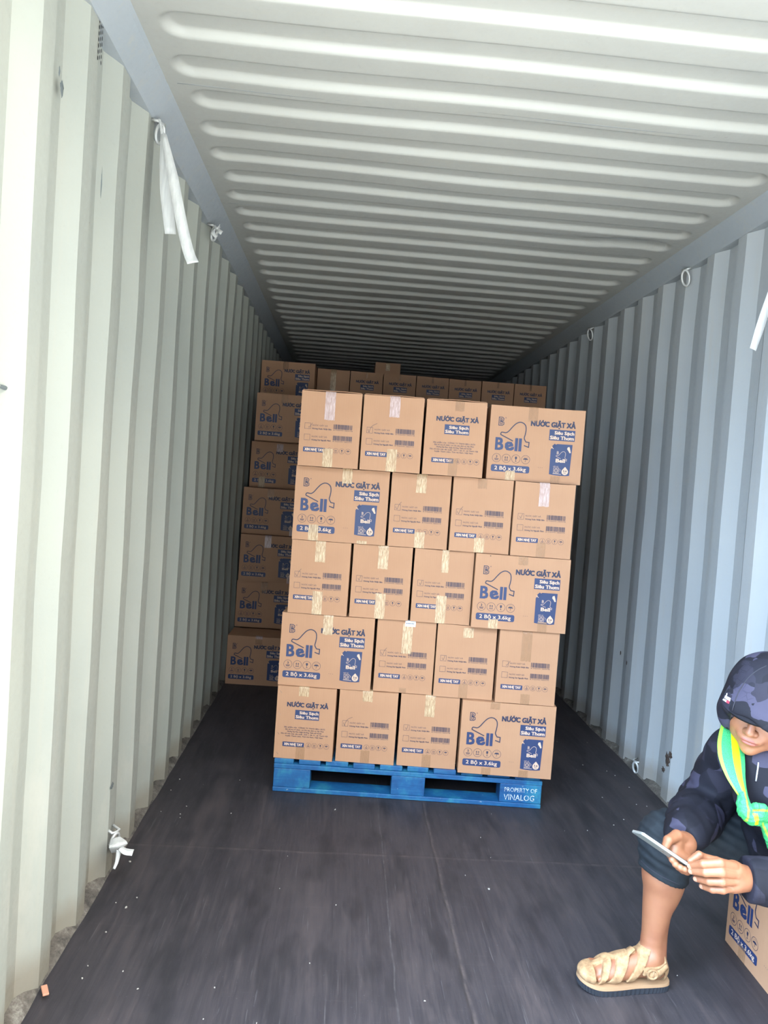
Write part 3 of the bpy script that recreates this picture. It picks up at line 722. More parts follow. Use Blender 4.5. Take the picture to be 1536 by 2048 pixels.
TR = ['blank face crossed by pale tape', 'second from left, beside the blank taped one', 'third from left, below the lone box on top', 'fourth from the left end', 'fifth from the left end', 'second-last before the right wall', 'last one beside the right wall']
for i in range(7):
    x = -.742+i*.2735
    carton('plainend' if i == 0 else 'title', (x, 6.15+.006*math.sin(i*2.), .0005+6*.3325), 0, 'dim far top-row box, '+TR[i], 'cartons in the far top row', i+2, [(.5, .17, 0, .62, C, i), (.5, .17, .5, .62, L, i+9)] if i == 0 else [(.5, .06, .0, .16, K, i)])
bx = carton('none', (-.262, 6.48, .0005+7*.3325), 0, 'lone dim box lying on top of the far load just under the roof', 'box', 5, [(.5, .17, 0, .5, C, 3)])
del bx['group']; bx.scale = (.82, .8, .42)
mb = MB()
for ly in range(7):
    z = .002+ly*.3325
    for q in range(3 if ly < 6 else 2):
        y = 6.16+q*.43+(.445 if ly == 6 else 0)
        for i in range(7): mb.box((-.738+i*.2735, y, z), (-.738+i*.2735+.264, y+.42, z+BH-.003), M['board'])
    y = 5.73 if ly < 6 else 6.24
    mb.box((-1.165, y, z), (-.75, y+.27, z+BH-.003), M['board'])
    mb.box((-1.165, y+.6, z), (-.75, y+.27+.6, z+BH-.003), M['board'])
bk = mb.build('far_load_cartons'); bevel(bk, .003); tag(bk, 'dim plain cartons filling the far end of the container beneath the top row', 'box', kind='stuff')

# ------------------------------------------------------------------ lashing rings, ribbons, scraps
def dring(name, loc, side, tilt, label, r=.028):
    s = -1 if side == 'left' else 1; root = MB()
    pts = [(0, r*math.cos(t)*.62, -r*.9+r*1.1*math.sin(t)) for t in np.linspace(0, 2*math.pi, 20, endpoint=False)]
    root.tube(pts, .0055, M['steel'], 8, True); root.tube([(s*.034, -.016, .012), (s*.004, -.016, .010), (s*.002, 0, .008), (s*.004, .016, .010), (s*.034, .016, .012)], .005, M['steel'], 8)
    o = root.build(name, smooth=True); o.location = loc; o.rotation_euler = (0, -s*tilt, .5*s); tag(o, label, 'lashing ring', 'lashing rings on the container walls'); return o
dring('lashing_ring', (1.150, 3.63, 2.575), 'right', .3, 'steel lashing ring under the right roof rail, the nearer one', .034)
dring('lashing_ring', (1.150, 5.07, 2.575), 'right', .3, 'steel lashing ring under the right roof rail, the farther one', .034)
dring('lashing_ring', (1.170, 3.76, .055), 'right', .2, 'steel lashing ring at the foot of the right wall', .027)
dring('lashing_ring', (-1.146, 2.58, 2.572), 'left', .2, 'steel lashing ring under the left roof rail holding the long white ribbon')
dring('lashing_ring', (-1.146, 3.60, 2.572), 'left', .2, 'steel lashing ring under the left roof rail with a small ribbon knot')
dring('lashing_ring', (-1.155, 2.56, .150), 'left', .2, 'steel lashing ring at the foot of the left wall wrapped in white ribbon')
def ribbon(mb, pts, w, wd, mat, th=.0012):                # strap: centre line, width, width direction per point
    P = bez(pts, 6); n = len(P); W = bez(wd, 6); ws = np.interp(np.linspace(0, 1, n), np.linspace(0, 1, len(w)), w); vs = []
    for i in range(n):
        t = P[min(i+1, n-1)]-P[max(i-1, 0)]; t = t/np.linalg.norm(t); d = W[i]-t*(W[i]@t); d = d/np.linalg.norm(d); nn = np.cross(t, d)
        a_, b_ = P[i]-d*ws[i]/2, P[i]+d*ws[i]/2; m_ = P[i]+nn*.002
        vs += [a_, m_, b_, b_-nn*th, m_-nn*th, a_-nn*th]
    fs = []
    for i in range(n-1):
        for j in range(6): fs.append((6*i+j, 6*i+(j+1) % 6, 6*i+6+(j+1) % 6, 6*i+6+j))
    fs += [tuple(range(6))[::-1], tuple(6*(n-1)+j for j in range(6))]
    mb.add(vs, fs, mat); return mb
R_ = M['ribbon']; A = lambda *p: np.array(p, float)
rb = MB(); wv = (.55, .6, .15)
k0 = at(324, 245, 2.43)
ribbon(rb, [at(319, 238, 2.575), at(322, 252, 2.55), at(326, 270, 2.54)], [.010, .008, .016], [wv]*3, R_)
ribbon(rb, [at(326, 268, 2.54), at(331, 330, 2.55), at(333, 390, 2.56), at(341, 468, 2.58)], [.016, .040, .042, .038], [(.8, .5, .1)]*4, R_)
ribbon(rb, [at(328, 268, 2.53), at(345, 350, 2.50), at(362, 440, 2.48), at(376, 500, 2.46), at(386, 526, 2.45)], [.016, .034, .036, .036, .038], [(.9, .3, .1)]*5, R_)
o = rb.build('ribbon_strap', smooth=True); tag(o, 'long white satin ribbon with two tails hanging from the left roof rail', 'ribbon')
rb = MB()
ribbon(rb, [at(432, 455, 3.58), at(438, 462, 3.56), at(444, 466, 3.56)], [.008, .02, .022], [(.3, .3, .9)]*3, R_); ribbon(rb, [at(432, 455, 3.58), at(426, 464, 3.56), at(433, 474, 3.56)], [.008, .02, .02], [(.5, .3, .5)]*3, R_)
ribbon(rb, [at(440, 452, 3.58), at(434, 457, 3.55), at(428, 452, 3.57)], [.018, .008, .016], [(.1, .3, .9)]*3, R_)
o = rb.build('ribbon_knot', smooth=True); tag(o, 'small white ribbon knot high on the left wall behind the long ribbon', 'ribbon')
rb = MB()
ribbon(rb, [at(231, 1676, 2.52), at(236, 1690, 2.46), at(232, 1704, 2.50)], [.030, .060, .030], [(.9, .3, .2)]*3, R_, .012)
ribbon(rb, [at(240, 1696, 2.47), at(252, 1703, 2.46), at(266, 1705, 2.46)], [.018, .026, .026], [(.2, .9, .3)]*3, R_)
ribbon(rb, [at(238, 1700, 2.47), at(234, 1722, 2.46), at(228, 1738, 2.45)], [.016, .012, .008], [(.9, .3, .2)]*3, R_)
o = rb.build('ribbon_bundle', smooth=True); tag(o, 'crumpled white ribbon tied around the ring at the foot of the left wall', 'ribbon')
rb = MB(); ribbon(rb, [A(1.147, 2.642, 2.556), A(1.136, 2.64, 2.535), at(1562, 520, 2.62), at(1545, 580, 2.6), at(1530, 625, 2.58), at(1517, 665, 2.56), at(1506, 699, 2.55)], [.008, .014, .030, .030, .032, .032, .026], [(.95, .2, .2)]*7, R_)
dring('lashing_ring', (1.146, 2.645, 2.575), 'right', .2, 'steel lashing ring under the right roof rail that holds the white ribbon tail')
o = rb.build('ribbon_strap', smooth=True); tag(o, 'white ribbon tail hanging at the right edge in front of the right wall', 'ribbon')
rnd = random.Random(4); mb = MB()
for k in range(95):
    x, y = rnd.uniform(-1.1, 1.1), rnd.uniform(1.6, 4.4)
    if abs(x) < .75 and y > 3.2: continue
    if k > 60: x = rnd.choice((-1, 1))*rnd.uniform(1.02, 1.15)
    s1 = rnd.uniform(.0012, .0034)*(2.0 if rnd.random() < .12 else 1); a_ = rnd.random()*3; e = rnd.uniform(.25, .8)
    pts = [(x+s1*math.cos(a_+t)*(1 if i % 2 else e), y+s1*math.sin(a_+t)*(1 if i % 2 else e)) for i, t in enumerate(np.linspace(0, 5.2, 5))]
    mb.add([(p, q, .0008) for p, q in pts]+[(p, q, .0032) for p, q in pts], [(5, 6, 7, 8, 9)]+[(i, (i+1) % 5, 5+(i+1) % 5, 5+i) for i in range(5)], M['crumb'])
o = mb.build('floor_crumbs'); tag(o, 'tiny pale paper and foam crumbs scattered over the dark floor', 'litter', kind='stuff')
# splinter of brick-coloured wood at the foot of the left wall
mb = MB(); mb.box((-.008, -.02, 0), (.008, .02, .006), plain('brick_brown_wood', rgb(170, 120, 96), .8)); o = mb.build('wood_splinter'); o.location = tuple(at(91, 1960, 1.96)); o.location[2] = .0165; o.rotation_euler = (0, 0, .5); bevel(o, .002)
tag(o, 'small brick-brown wood chip by the foot of the left wall', 'wood chip')
# ------------------------------------------------------------------ implicit-surface modelling for the seated person
class Field:
    def __init__(s, lo, hi, h):
        s.lo = np.array(lo, float); s.h = h; n = np.ceil((np.array(hi)-s.lo)/h).astype(int)+1
        s.ax = [s.lo[i]+h*np.arange(n[i]) for i in range(3)]; s.D = np.full(n, .05, np.float32)
    def sub(s, lo, hi):
        sl = []
        for i in range(3):
            a = max(0, int((lo[i]-s.lo[i])/s.h)-1); b = min(len(s.ax[i]), int((hi[i]-s.lo[i])/s.h)+3); sl.append(slice(a, max(a, b)))
        P = np.meshgrid(*[s.ax[i][sl[i]] for i in range(3)], indexing='ij'); return tuple(sl), np.stack(P, -1)
    def put(s, lo, hi, fn, k, op='u'):
        m = .03+k; sl, P = s.sub(np.array(lo)-m, np.array(hi)+m)
        if 0 in P.shape: return s
        d = fn(P).astype(np.float32); e = s.D[sl]
        if op == 'u': q = np.clip(.5+.5*(e-d)/k, 0, 1); s.D[sl] = np.minimum(e*(1-q)+d*q-k*q*(1-q), .05)
        elif op == 's': q = np.clip(.5-.5*(e+d)/k, 0, 1); s.D[sl] = e*(1-q)-d*q+k*q*(1-q)
        return s
    def cap(s, a, b, ra, rb=None, k=.01, op='u'):
        a, b = np.array(a, float), np.array(b, float); rb = ra if rb is None else rb; m = max(ra, rb)
        def fn(P):
            d = b-a; t = np.clip(((P-a)@d)/(d@d), 0, 1); return np.linalg.norm(P-a-t[..., None]*d, axis=-1)-(ra+(rb-ra)*t)
        return s.put(np.minimum(a, b)-m, np.maximum(a, b)+m, fn, k, op)
    def ell(s, c, r, k=.01, fr=None, op='u'):
        c = np.array(c, float); r = np.array(r, float); R_ = np.eye(3) if fr is None else fr; m = r.max()
        def fn(P):
            q = (P-c)@R_.T; k0 = np.linalg.norm(q/r, axis=-1); k1 = np.linalg.norm(q/(r*r), axis=-1); return np.where(k1 > 1e-9, k0*(k0-1)/np.maximum(k1, 1e-9), -r.min())
        return s.put(c-m, c+m, fn, k, op)
    def chain(s, pts, rs, k=.004):
        for i in range(len(pts)-1): s.cap(pts[i], pts[i+1], rs[i], rs[i+1], k)
        return s
    def plane(s, p, n, lo, hi):              # cut away the side the normal points to, inside a box
        sl, P = s.sub(lo, hi); s.D[sl] = np.maximum(s.D[sl], ((P-np.array(p))@np.array(n)).astype(np.float32)); return s
    def noise(s, freq, amp, seed=0, stretch=(1, 1, 1)):
        m = np.abs(s.D) < .03; I = np.argwhere(m); P = np.stack([s.ax[i][I[:, i]] for i in range(3)], -1)
        s.D[m] += ((vnoise(P*np.array(stretch)*freq, seed)-.5)*2*amp).astype(np.float32); return s
    def verts(s):
        D_ = s.D; S = D_ < 0; n = np.array(S.shape)-1
        c = [S[i:n[0]+i, j:n[1]+j, k:n[2]+k] for i in (0, 1) for j in (0, 1) for k in (0, 1)]
        cnt = sum(x.astype(np.int8) for x in c); act = (cnt > 0) & (cnt < 8); I = np.argwhere(act)
        idx = np.full(act.shape, -1, np.int64); idx[act] = np.arange(len(I)); acc = np.zeros((len(I), 3)); w_ = np.zeros(len(I))
        C8 = [(i, j, k) for i in (0, 1) for j in (0, 1) for k in (0, 1)]
        val = {q: D_[I[:, 0]+q[0], I[:, 1]+q[1], I[:, 2]+q[2]] for q in C8}
        for a in C8:
            for ax in range(3):
                if a[ax] == 0:
                    b = list(a); b[ax] = 1; b = tuple(b); m = (val[a] < 0) != (val[b] < 0); t = np.where(m, val[a]/(val[a]-val[b]+1e-12), 0)
                    p = np.repeat(np.array(a, float)[None], len(I), 0); p[:, ax] += t; acc[m] += p[m]; w_[m] += 1
        V = s.lo+s.h*(I+acc/np.maximum(w_, 1)[:, None]); F = []
        for ax in range(3):
            o1, o2 = [(1, 2), (2, 0), (0, 1)][ax]; sh = [slice(None)]*3; a = [slice(1, -1)]*3; a[ax] = slice(0, -1); b = list(a); b[ax] = slice(1, None)
            A_, B_ = S[tuple(a)], S[tuple(b)]; E = np.argwhere(A_ != B_); ins = A_[A_ != B_]
            E = E+np.array([0 if i == ax else 1 for i in range(3)])
            def cell(d1, d2):
                q = E.copy(); q[:, o1] -= d1; q[:, o2] -= d2; return idx[q[:, 0], q[:, 1], q[:, 2]]
            Q = np.stack([cell(1, 1), cell(0, 1), cell(0, 0), cell(1, 0)], 1); Q[~ins] = Q[~ins][:, ::-1]; F.append(Q)
        F = np.concatenate(F); F = F[(F >= 0).all(1)]; return V, F
def vf_mesh(name, parts, mats, pick=None, smooth=1):
    V = []; F = []; k = 0
    for v, f in parts: V.append(v); F.append(f+k); k += len(v)
    V = np.concatenate(V); F = np.concatenate(F)
    for _ in range(smooth):                   # one gentle relaxation
        S = np.zeros_like(V); c = np.zeros(len(V))
        for j in range(4):
            a, b = F[:, j], F[:, (j+1) % 4]; np.add.at(S, a, V[b]); np.add.at(c, a, 1); np.add.at(S, b, V[a]); np.add.at(c, b, 1)
        V = V*.5+.5*S/np.maximum(c, 1)[:, None]
    me = D.meshes.new(name); me.vertices.add(len(V)); me.vertices.foreach_set('co', V.ravel()); me.loops.add(F.size); me.loops.foreach_set('vertex_index', F.ravel().astype(np.int32))
    me.polygons.add(len(F)); me.polygons.foreach_set('loop_start', np.arange(0, F.size, 4)); me.polygons.foreach_set('loop_total', np.full(len(F), 4))
    for m_ in mats: me.materials.append(m_)
    me.update(calc_edges=True); me.polygons.foreach_set('use_smooth', [True]*len(F))
    if pick is not None: me.polygons.foreach_set('material_index', pick(V[F].mean(1)).astype(np.int32))
    return me
unit = lambda v: np.array(v, float)/np.linalg.norm(v)

# materials of the person
def m_skin(name, base, red, rough=.48):
    x = NT(name); n = x.noise(16, 3, .6); f_ = x.noise(240, 2, .5)
    x.col(x.mix(x.math('MULTIPLY', x.ramp(n, [(.38, 0), (.68, 1)]), .55), base, red)).rough(rough)
    x.b.inputs['Subsurface Weight'].default_value = .12; x.b.inputs['Subsurface Radius'].default_value = (.012, .005, .003); x.b.inputs['Subsurface Scale'].default_value = 1
    x.bump(x.mix(.5, n, f_), .15, .001); return x.m
M['skin'] = m_skin('skin', rgb(130, 86, 60), rgb(117, 71, 51)); M['lip'] = m_skin('lips', rgb(122, 68, 56), rgb(112, 60, 50)); M['nail'] = plain('finger_nail', rgb(166, 122, 100), .3)
def m_camo():
    x = NT('camouflage_cloth'); co = x.coord()
    v = x.n('TexVoronoi'); v.inputs['Scale'].default_value = 23; x.l(x.mix(.06, co, x.n('TexNoise').outputs['Color']), v.inputs['Vector'])
    sp = x.n('SeparateColor'); x.l(v.outputs['Color'], sp.inputs[0])
    c = x.ramp(sp.outputs[0], [(0, rgb(20, 20, 26)), (.42, rgb(25, 25, 32)), (.62, rgb(33, 32, 41)), (.84, rgb(50, 48, 62))], 'CONSTANT')
    v2 = x.n('TexVoronoi', feature='DISTANCE_TO_EDGE'); v2.inputs['Scale'].default_value = 52; v2.inputs['Randomness'].default_value = .35; x.l(co, v2.inputs['Vector'])
    ln = x.math('MULTIPLY', x.ramp(v2.outputs['Distance'], [(0, 1), (.05, 0)]), x.ramp(x.noise(9, 2, .5), [(.5, 0), (.56, 1)]))
    c = x.mix(x.math('MULTIPLY', ln, .7), c, rgb(20, 20, 28)); x.col(c).rough(.75)
    x.b.inputs['Specular IOR Level'].default_value = .15; x.bump(x.mix(.5, x.noise(26, 4, .6), x.noise(9, 3, .6)), .35, .006); return x.m
M['camo'] = m_camo()
x = NT('slate_shorts_cloth'); x.col(x.mix(x.ramp(x.noise(30, 3, .6), [(.4, 0), (.6, 1)]), rgb(26, 30, 34), rgb(31, 36, 40))).rough(.8)
wv_ = x.n('TexWave'); wv_.inputs['Scale'].default_value = 30; wv_.inputs['Distortion'].default_value = 1.5; x.l(x.coord((.2, 1, 1), (0, .5, 0)), wv_.inputs['Vector']); x.bump(wv_.outputs['Fac'], .25, .003); x.b.inputs['Specular IOR Level'].default_value = .15; M['shorts'] = x.m
def m_mesh_fabric(name, a, b):
    x = NT(name); v = x.n('TexVoronoi'); v.inputs['Scale'].default_value = 420; x.l(x.coord(), v.inputs['Vector']); x.col(x.mix(x.ramp(v.outputs['Distance'], [(.25, 0), (.5, 1)]), a, b)).rough(.7); return x.m
M['vgreen'] = m_mesh_fabric('green_vest_mesh', rgb(14, 96, 50), rgb(36, 134, 74)); M['vlime'] = plain('lime_vest_edging', rgb(112, 172, 36), .6); M['vyellow'] = plain('yellow_vest_tape', rgb(180, 196, 6), .5)
x = NT('tan_suede'); x.col(x.ramp(x.noise(40, 4, .7), [(.3, rgb(110, 82, 54)), (.55, rgb(144, 114, 80)), (.75, rgb(166, 138, 102))])).rough(.85); x.bump(x.noise(90, 4, .7), .4, .002); M['suede'] = x.m
M['sole'] = plain('dark_rubber', rgb(28, 31, 37), .6); M['insole'] = plain('tan_welt', rgb(140, 110, 80), .8); M['zip'] = plain('zip_metal', rgb(190, 192, 198), .35, .6)
M['logo_w'] = plain('logo_white', rgb(216, 216, 218), .6); M['logo_r'] = plain('logo_red', rgb(150, 40, 56), .6); M['seam'] = plain('dark_seam', rgb(24, 24, 34), .8)

# joints (metres); the person sits on a carton by the right wall, turned towards the middle of the container
HC = at(1524, 1418, 1.93)
cdir = unit(CAM-HC); imL = -IR; imD = ID
Ff = unit(.76*cdir+.24*imL+.37*imD); up0 = unit(math.cos(.30)*(-ID)+math.sin(.30)*IR); Uh = unit(up0-Ff*(up0@Ff)); Lh = np.cross(Uh, Ff)
HF = np.stack([Lh, Ff, Uh]); hp = lambda s_, f_, u_: HC+s_*Lh+f_*Ff+u_*Uh
SR = at(1465, 1503, 2.09); ER = at(1416, 1603, 2.20); WR_ = at(1366, 1670, 1.985)
SLf = SR+.37*np.array([.66, -.75, 0.03]); WL_ = at(1500, 1758, 1.825); EL = np.array([.95, 1.80, .47])
CH = np.array([.835, 1.965, .665]); BE = np.array([.92, 2.03, .50]); HPc = np.array([1.0, 2.10, .44]); NK = np.array([.80, 1.97, .79])
HR_ = np.array([.955, 2.19, .43]); KR = np.array([.578, 2.105, .435]); AR = np.array([.553, 2.10, .105]); HL = np.array([.97, 2.00, .42]); KL = np.array([.95, 1.58, .45]); AL = np.array([.93, 1.56, .09])
person = empty('person', (.95, 2.1, 0)); tag(person, 'person in dark camouflage hood sitting on a box, looking at a phone', 'person')
PO = np.array([.95, 2.1, 0.])
def child(nm, me, par=None):
    o = link(nm, me, person if par is None else par)
    if par is None: o.location = (-.95, -2.1, 0)
    return o
def hand(F_, chains, palm):
    for c, r, k in palm: F_.ell(c, r, k) if len(r) == 3 else F_.cap(c[0], c[1], r[0], r[1], k)
    for pts, rs in chains: F_.chain(pts, rs, .0035)
Hq = lambda x_, y_, Y_: at(1260+x_/5.565, 1580+y_/5.565, Y_)
parts = []
# head and neck
lo = HC-.19; Fd = Field(lo, HC+.19, .0024); E = lambda s_, f_, u_, r, k=.012, op='u': Fd.ell(hp(s_, f_, u_), r, k, HF, op)
E(0, -.012, .045, (.074, .092, .088)); E(0, .020, -.015, (.063, .066, .085), .02); E(0, .040, -.078, (.036, .040, .030), .025); E(0, .062, -.094, (.018, .020, .015), .015)
for q in (-1, 1):
    E(q*.036, .052, -.028, (.026, .026, .030), .02); E(q*.044, .018, -.060, (.018, .040, .028), .02); E(q*.030, .088, .020, (.017, .014, .011), .008, 's'); E(q*.030, .072, .019, (.0125, .0125, .0115), .003)
    E(q*.030, .078, .036, (.022, .012, .006), .008); E(q*.0115, .094, -.027, (.0085, .010, .0075), .004); E(q*.0055, .1035, -.0335, (.0035, .004, .003), .002, 's'); E(q*.077, -.008, -.004, (.007, .018, .030), .006)
Fd.cap(hp(0, .082, .022), hp(0, .104, -.022), .0075, .0105, .008); E(0, .105, -.024, (.0095, .009, .0085), .005)
E(0, .080, -.050, (.032, .016, .020), .012); E(0, .0925, -.0515, (.021, .0070, .0048), .004); E(0, .0905, -.0610, (.018, .0074, .0056), .004); E(0, .104, -.0560, (.026, .010, .0013), .003, 's')
Fd.cap(hp(0, -.025, -.05), NK, .052, .058, .02)
parts.append(Fd.verts())
# right lower leg and foot (the sandal sits on it)
ft = lambda a, b, c: np.array([.597-a, 2.092+b-.02*a*2, c+.030])
Fd = Field((.28, 1.99, .02), (.70, 2.21, .50), .0032)
Fd.cap(KR, KR+(AR-KR)*.3, .056, .056, .02).cap(KR+(AR-KR)*.3, AR+(0, 0, .02), .055, .030, .02).ell(KR+(AR-KR)*.30+np.array([.018, 0, 0]), (.044, .050, .105), .02).cap(AR+(0, 0, .03), AR+(.002, 0, -.015), .030, .033, .01)
for q in (-1, 1): Fd.ell(AR+np.array([.0, q*.030, -.008]), (.012, .009, .012), .01)
Fd.cap(AR+(.030, 0, .09), ft(.016, 0, .04), .012, .016, .015)
def foot(G, off=0.0):
    G.ell(ft(.034, 0, .028), (.034+off, .031+off, .030+off), .012); G.cap(ft(.05, 0, .055), ft(.125, -.002, .040), .034+off, .030+off, .02); G.ell(ft(.165, .0, .024), (.062+off, .042+off, .024+off), .015)
    G.cap(ft(.06, 0, .035), ft(.17, 0, .026), .030+off, .032+off, .015)
foot(Fd)
for i, (a, b, r) in enumerate(((.238, .028, .0135), (.240, .010, .0105), (.233, -.006, .010), (.224, -.020, .0095), (.212, -.033, .0095))): Fd.chain([ft(.185, b*.9, .020), ft(a-.018, b, .020), ft(a, b, .012)], [r+.002, r, r*.9], .004)
Fd.plane((0, 0, .0305), (0, 0, -1), (.28, 1.99, .02), (.70, 2.21, .06)); parts.append(Fd.verts())
# left hand, the one in front: four fingers laid side by side, thumb pinching the phone edge
LH = [([Hq(1150, 850, 1.795), Hq(1000, 812, 1.780), Hq(815, 822, 1.790), Hq(668, 842, 1.822)], [.0128, .0118, .0102, .0082]),
      ([Hq(1170, 935, 1.790), Hq(1015, 915, 1.774), Hq(840, 918, 1.786), Hq(680, 900, 1.820)], [.0128, .0120, .0104, .0084]),
      ([Hq(1165, 1010, 1.792), Hq(1020, 1020, 1.778), Hq(880, 1015, 1.790), Hq(735, 985, 1.822)], [.0122, .0114, .0100, .0080]),
      ([Hq(1145, 1080, 1.798), Hq(1030, 1110, 1.786), Hq(915, 1105, 1.796), Hq(800, 1068, 1.824)], [.0116, .0104, .0092, .0074]),
      ([Hq(1130, 860, 1.835), Hq(960, 800, 1.845), Hq(800, 748, 1.842), Hq(768, 722, 1.836)], [.0150, .0130, .0112, .0105]),
      ([Hq(800, 760, 1.840), Hq(730, 752, 1.836), Hq(668, 788, 1.832)], [.0108, .0102, .0086])]
PL = [(Hq(1130, 965, 1.808), (.036, .024, .036), .014), ((Hq(1150, 900, 1.805), Hq(1240, 960, 1.822)), (.024, .027), .015), ((Hq(1150, 1040, 1.806), Hq(1240, 1000, 1.822)), (.022, .026), .015), ((Hq(1200, 980, 1.818), WL_+np.array([.06, 0, 0])), (.029, .029), .012)]
Fd = Field(Hq(900, 950, 1.82)-np.array([.10, .09, .09]), Hq(900, 950, 1.82)+np.array([.15, .09, .09]), .0016); hand(Fd, LH, PL); parts.append(Fd.verts())
# right hand: cups the phone from behind, fingertips curl under the near edge, thumb lies along its side
RH = [([Hq(600, 720, 1.925), Hq(560, 810, 1.900), Hq(520, 800, 1.858), Hq(470, 775, 1.842)], [.0125, .0118, .0104, .0088]),
      ([Hq(610, 740, 1.920), Hq(575, 850, 1.895), Hq(545, 850, 1.855), Hq(505, 825, 1.838)], [.0125, .0118, .0104, .0088]),
      ([Hq(630, 760, 1.915), Hq(610, 880, 1.885), Hq(590, 885, 1.850), Hq(560, 862, 1.833)], [.0120, .0112, .0100, .0084]),
      ([Hq(650, 780, 1.905), Hq(650, 890, 1.875), Hq(635, 905, 1.848), Hq(612, 882, 1.830)], [.0110, .0100, .0092, .0078]),
      ([Hq(640, 560, 1.940), Hq(520, 510, 1.915), Hq(425, 560, 1.890), Hq(385, 650, 1.872)], [.0180, .0155, .0125, .0100])]
PR = [(Hq(560, 610, 1.935), (.030, .026, .032), .014), (Hq(500, 590, 1.915), (.022, .018, .026), .012), ((Hq(610, 600, 1.945), WR_+np.array([.015, .02, -.004])), (.031, .029), .014), ((Hq(480, 700, 1.905), Hq(620, 800, 1.905)), (.020, .020), .012)]
Fd = Field(Hq(530, 690, 1.90)-np.array([.075, .09, .085]), Hq(530, 690, 1.90)+np.array([.11, .12, .10]), .0016); hand(Fd, RH, PR); parts.append(Fd.verts())
# the parts of the body that the clothes cover, and the left leg beyond the frame
Fd = Field((.50, 1.46, .02), (1.16, 2.36, .86), .010)
Fd.cap(NK, CH, .055, .09, .03).cap(CH, BE, .10, .10, .03).cap(BE, HPc, .10, .10, .03).cap(SR, SLf, .045, .045, .03).chain([SR, ER, WR_], [.045, .036, .028], .02).chain([SLf, EL, WL_], [.045, .036, .028], .02)
Fd.cap(HR_, KR, .070, .052, .02).cap(HL, KL, .070, .052, .02).cap(KL, AL, .050, .035, .02).cap(AL, AL+np.array([-.12, -.10, -.035]), .034, .030, .02); parts.append(Fd.verts())
def pick_body(c):
    q = (c-HC)@HF.T; lip = (np.abs(q[:, 0]) < .024-np.abs(q[:, 2]+.056)*1.2) & (np.abs(q[:, 2]+.0562) < .0090) & (q[:, 1] > .085)
    r = np.where(lip, 1, 0)
    for pts, rs in LH[:4]:
        t = pts[-1]; n_ = np.linalg.norm(c-(t-.0045*FWD*1.0-.003*IR), axis=1) < rs[-1]*.80; r = np.where(n_, 2, r)
    return r
body = child('body', vf_mesh('body', parts, [M['skin'], M['lip'], M['nail']], pick_body)); body['label'] = 'lowered face, bare hands and bare right lower leg'

# jacket
Fd = Field((.48, 1.62, .32), (1.17, 2.36, .90), .0048)
Fd.ell(CH, (.150, .145, .150), .03).cap(CH, BE, .125, .135, .03).cap(BE, HPc+np.array([.0, 0, -.005]), .130, .13, .03).cap(SR, SLf, .062, .062, .04).cap(NK+np.array([.01, 0, .0]), CH, .075, .10, .03).cap(at(1512, 1515, 1.96), at(1546, 1600, 1.95), .062, .082, .03)
Fd.chain([SR, SR*.5+ER*.5, ER], [.068, .072, .078], .02).chain([ER, ER*.45+WR_*.55, WR_], [.078, .070, .052], .02)
Fd.chain([SLf, EL, EL*.35+WL_*.65, WL_+np.array([.012, 0, 0])], [.068, .072, .066, .058], .02)
ax_r = unit(WR_-ER); ax_l = unit(WL_-EL)
for w_, a_ in ((WR_, ax_r),):
    for t, r in ((.000, .052), (-.022, .056), (-.046, .062), (-.075, .066)): Fd.ell(w_+a_*t, (r, r, r*.9), .010)
def folds(P):                                # creases that run around the sleeves
    return 0
m = np.abs(Fd.D) < .03; I = np.argwhere(m); P = np.stack([Fd.ax[i][I[:, i]] for i in range(3)], -1)
for a_, b_, ph, am in ((SR, ER, 0, .0022), (ER, WR_, 1, .0026), (EL, WL_, 2, .0020)):
    d = b_-a_; L_ = np.linalg.norm(d); t = ((P-a_)@d)/(L_*L_); dist = np.linalg.norm(P-a_-np.clip(t, 0, 1)[:, None]*d, axis=1)
    wt = np.clip((.11-dist)/.04, 0, 1)*np.clip(t+.1, 0, 1)*np.clip((1.0-t)*6, 0, 1)
    tw = (vnoise(P*11, 3+ph)-.5)*16.0; Fd.D[m] += (am*wt*np.sin(t*L_*95+tw+ph)*(.4+vnoise(P*9, 7))).astype(np.float32)
Fd.noise(11, .007, 4).noise(24, .0040, 9)
Fd.plane(WR_+ax_r*.030, ax_r, WR_-.085, WR_+.07); Fd.plane(WL_+ax_l*.010, ax_l, WL_-.09, WL_+.07)
Fd.plane((0, 0, .345), (0, 0, -1), (.48, 1.62, .32), (1.17, 2.36, .40)); Fd.plane((1.150, 0, 0), (1, 0, 0), (1.05, 1.62, .32), (1.17, 2.36, .90))
jm = vf_mesh('jacket', [Fd.verts()], [M['camo']]); jacket = child('jacket', jm); jacket['label'] = 'dark camouflage zip jacket'
# shorts
Fd = Field((.46, 1.46, .30), (1.17, 2.36, .60), .0045)
Fd.cap(HR_, KR, .105, .083, .03).cap(KR+np.array([.004, 0, .004]), KR+(AR-KR)*.34, .084, .070, .02).cap(HL, KL, .10, .082, .03).cap(KL, KL+(AL-KL)*.25, .082, .070, .02).ell(HPc, (.14, .16, .10), .03)
m = np.abs(Fd.D) < .03; I = np.argwhere(m); P = np.stack([Fd.ax[i][I[:, i]] for i in range(3)], -1)
d = KR-HR_; t = ((P-HR_)@d)/(d@d); Fd.D[m] += (.0022*np.sin((P[:, 2]+.55*P[:, 0]+.15*P[:, 1])*210+(vnoise(P*12, 6)-.5)*6)*np.clip(t*2-.2, 0, 1)).astype(np.float32)
Fd.noise(12, .004, 2)
axk = unit(AR-KR); cut = KR+axk*.104; nc = unit(axk+np.array([-.25, 0, 0.])*1.0)
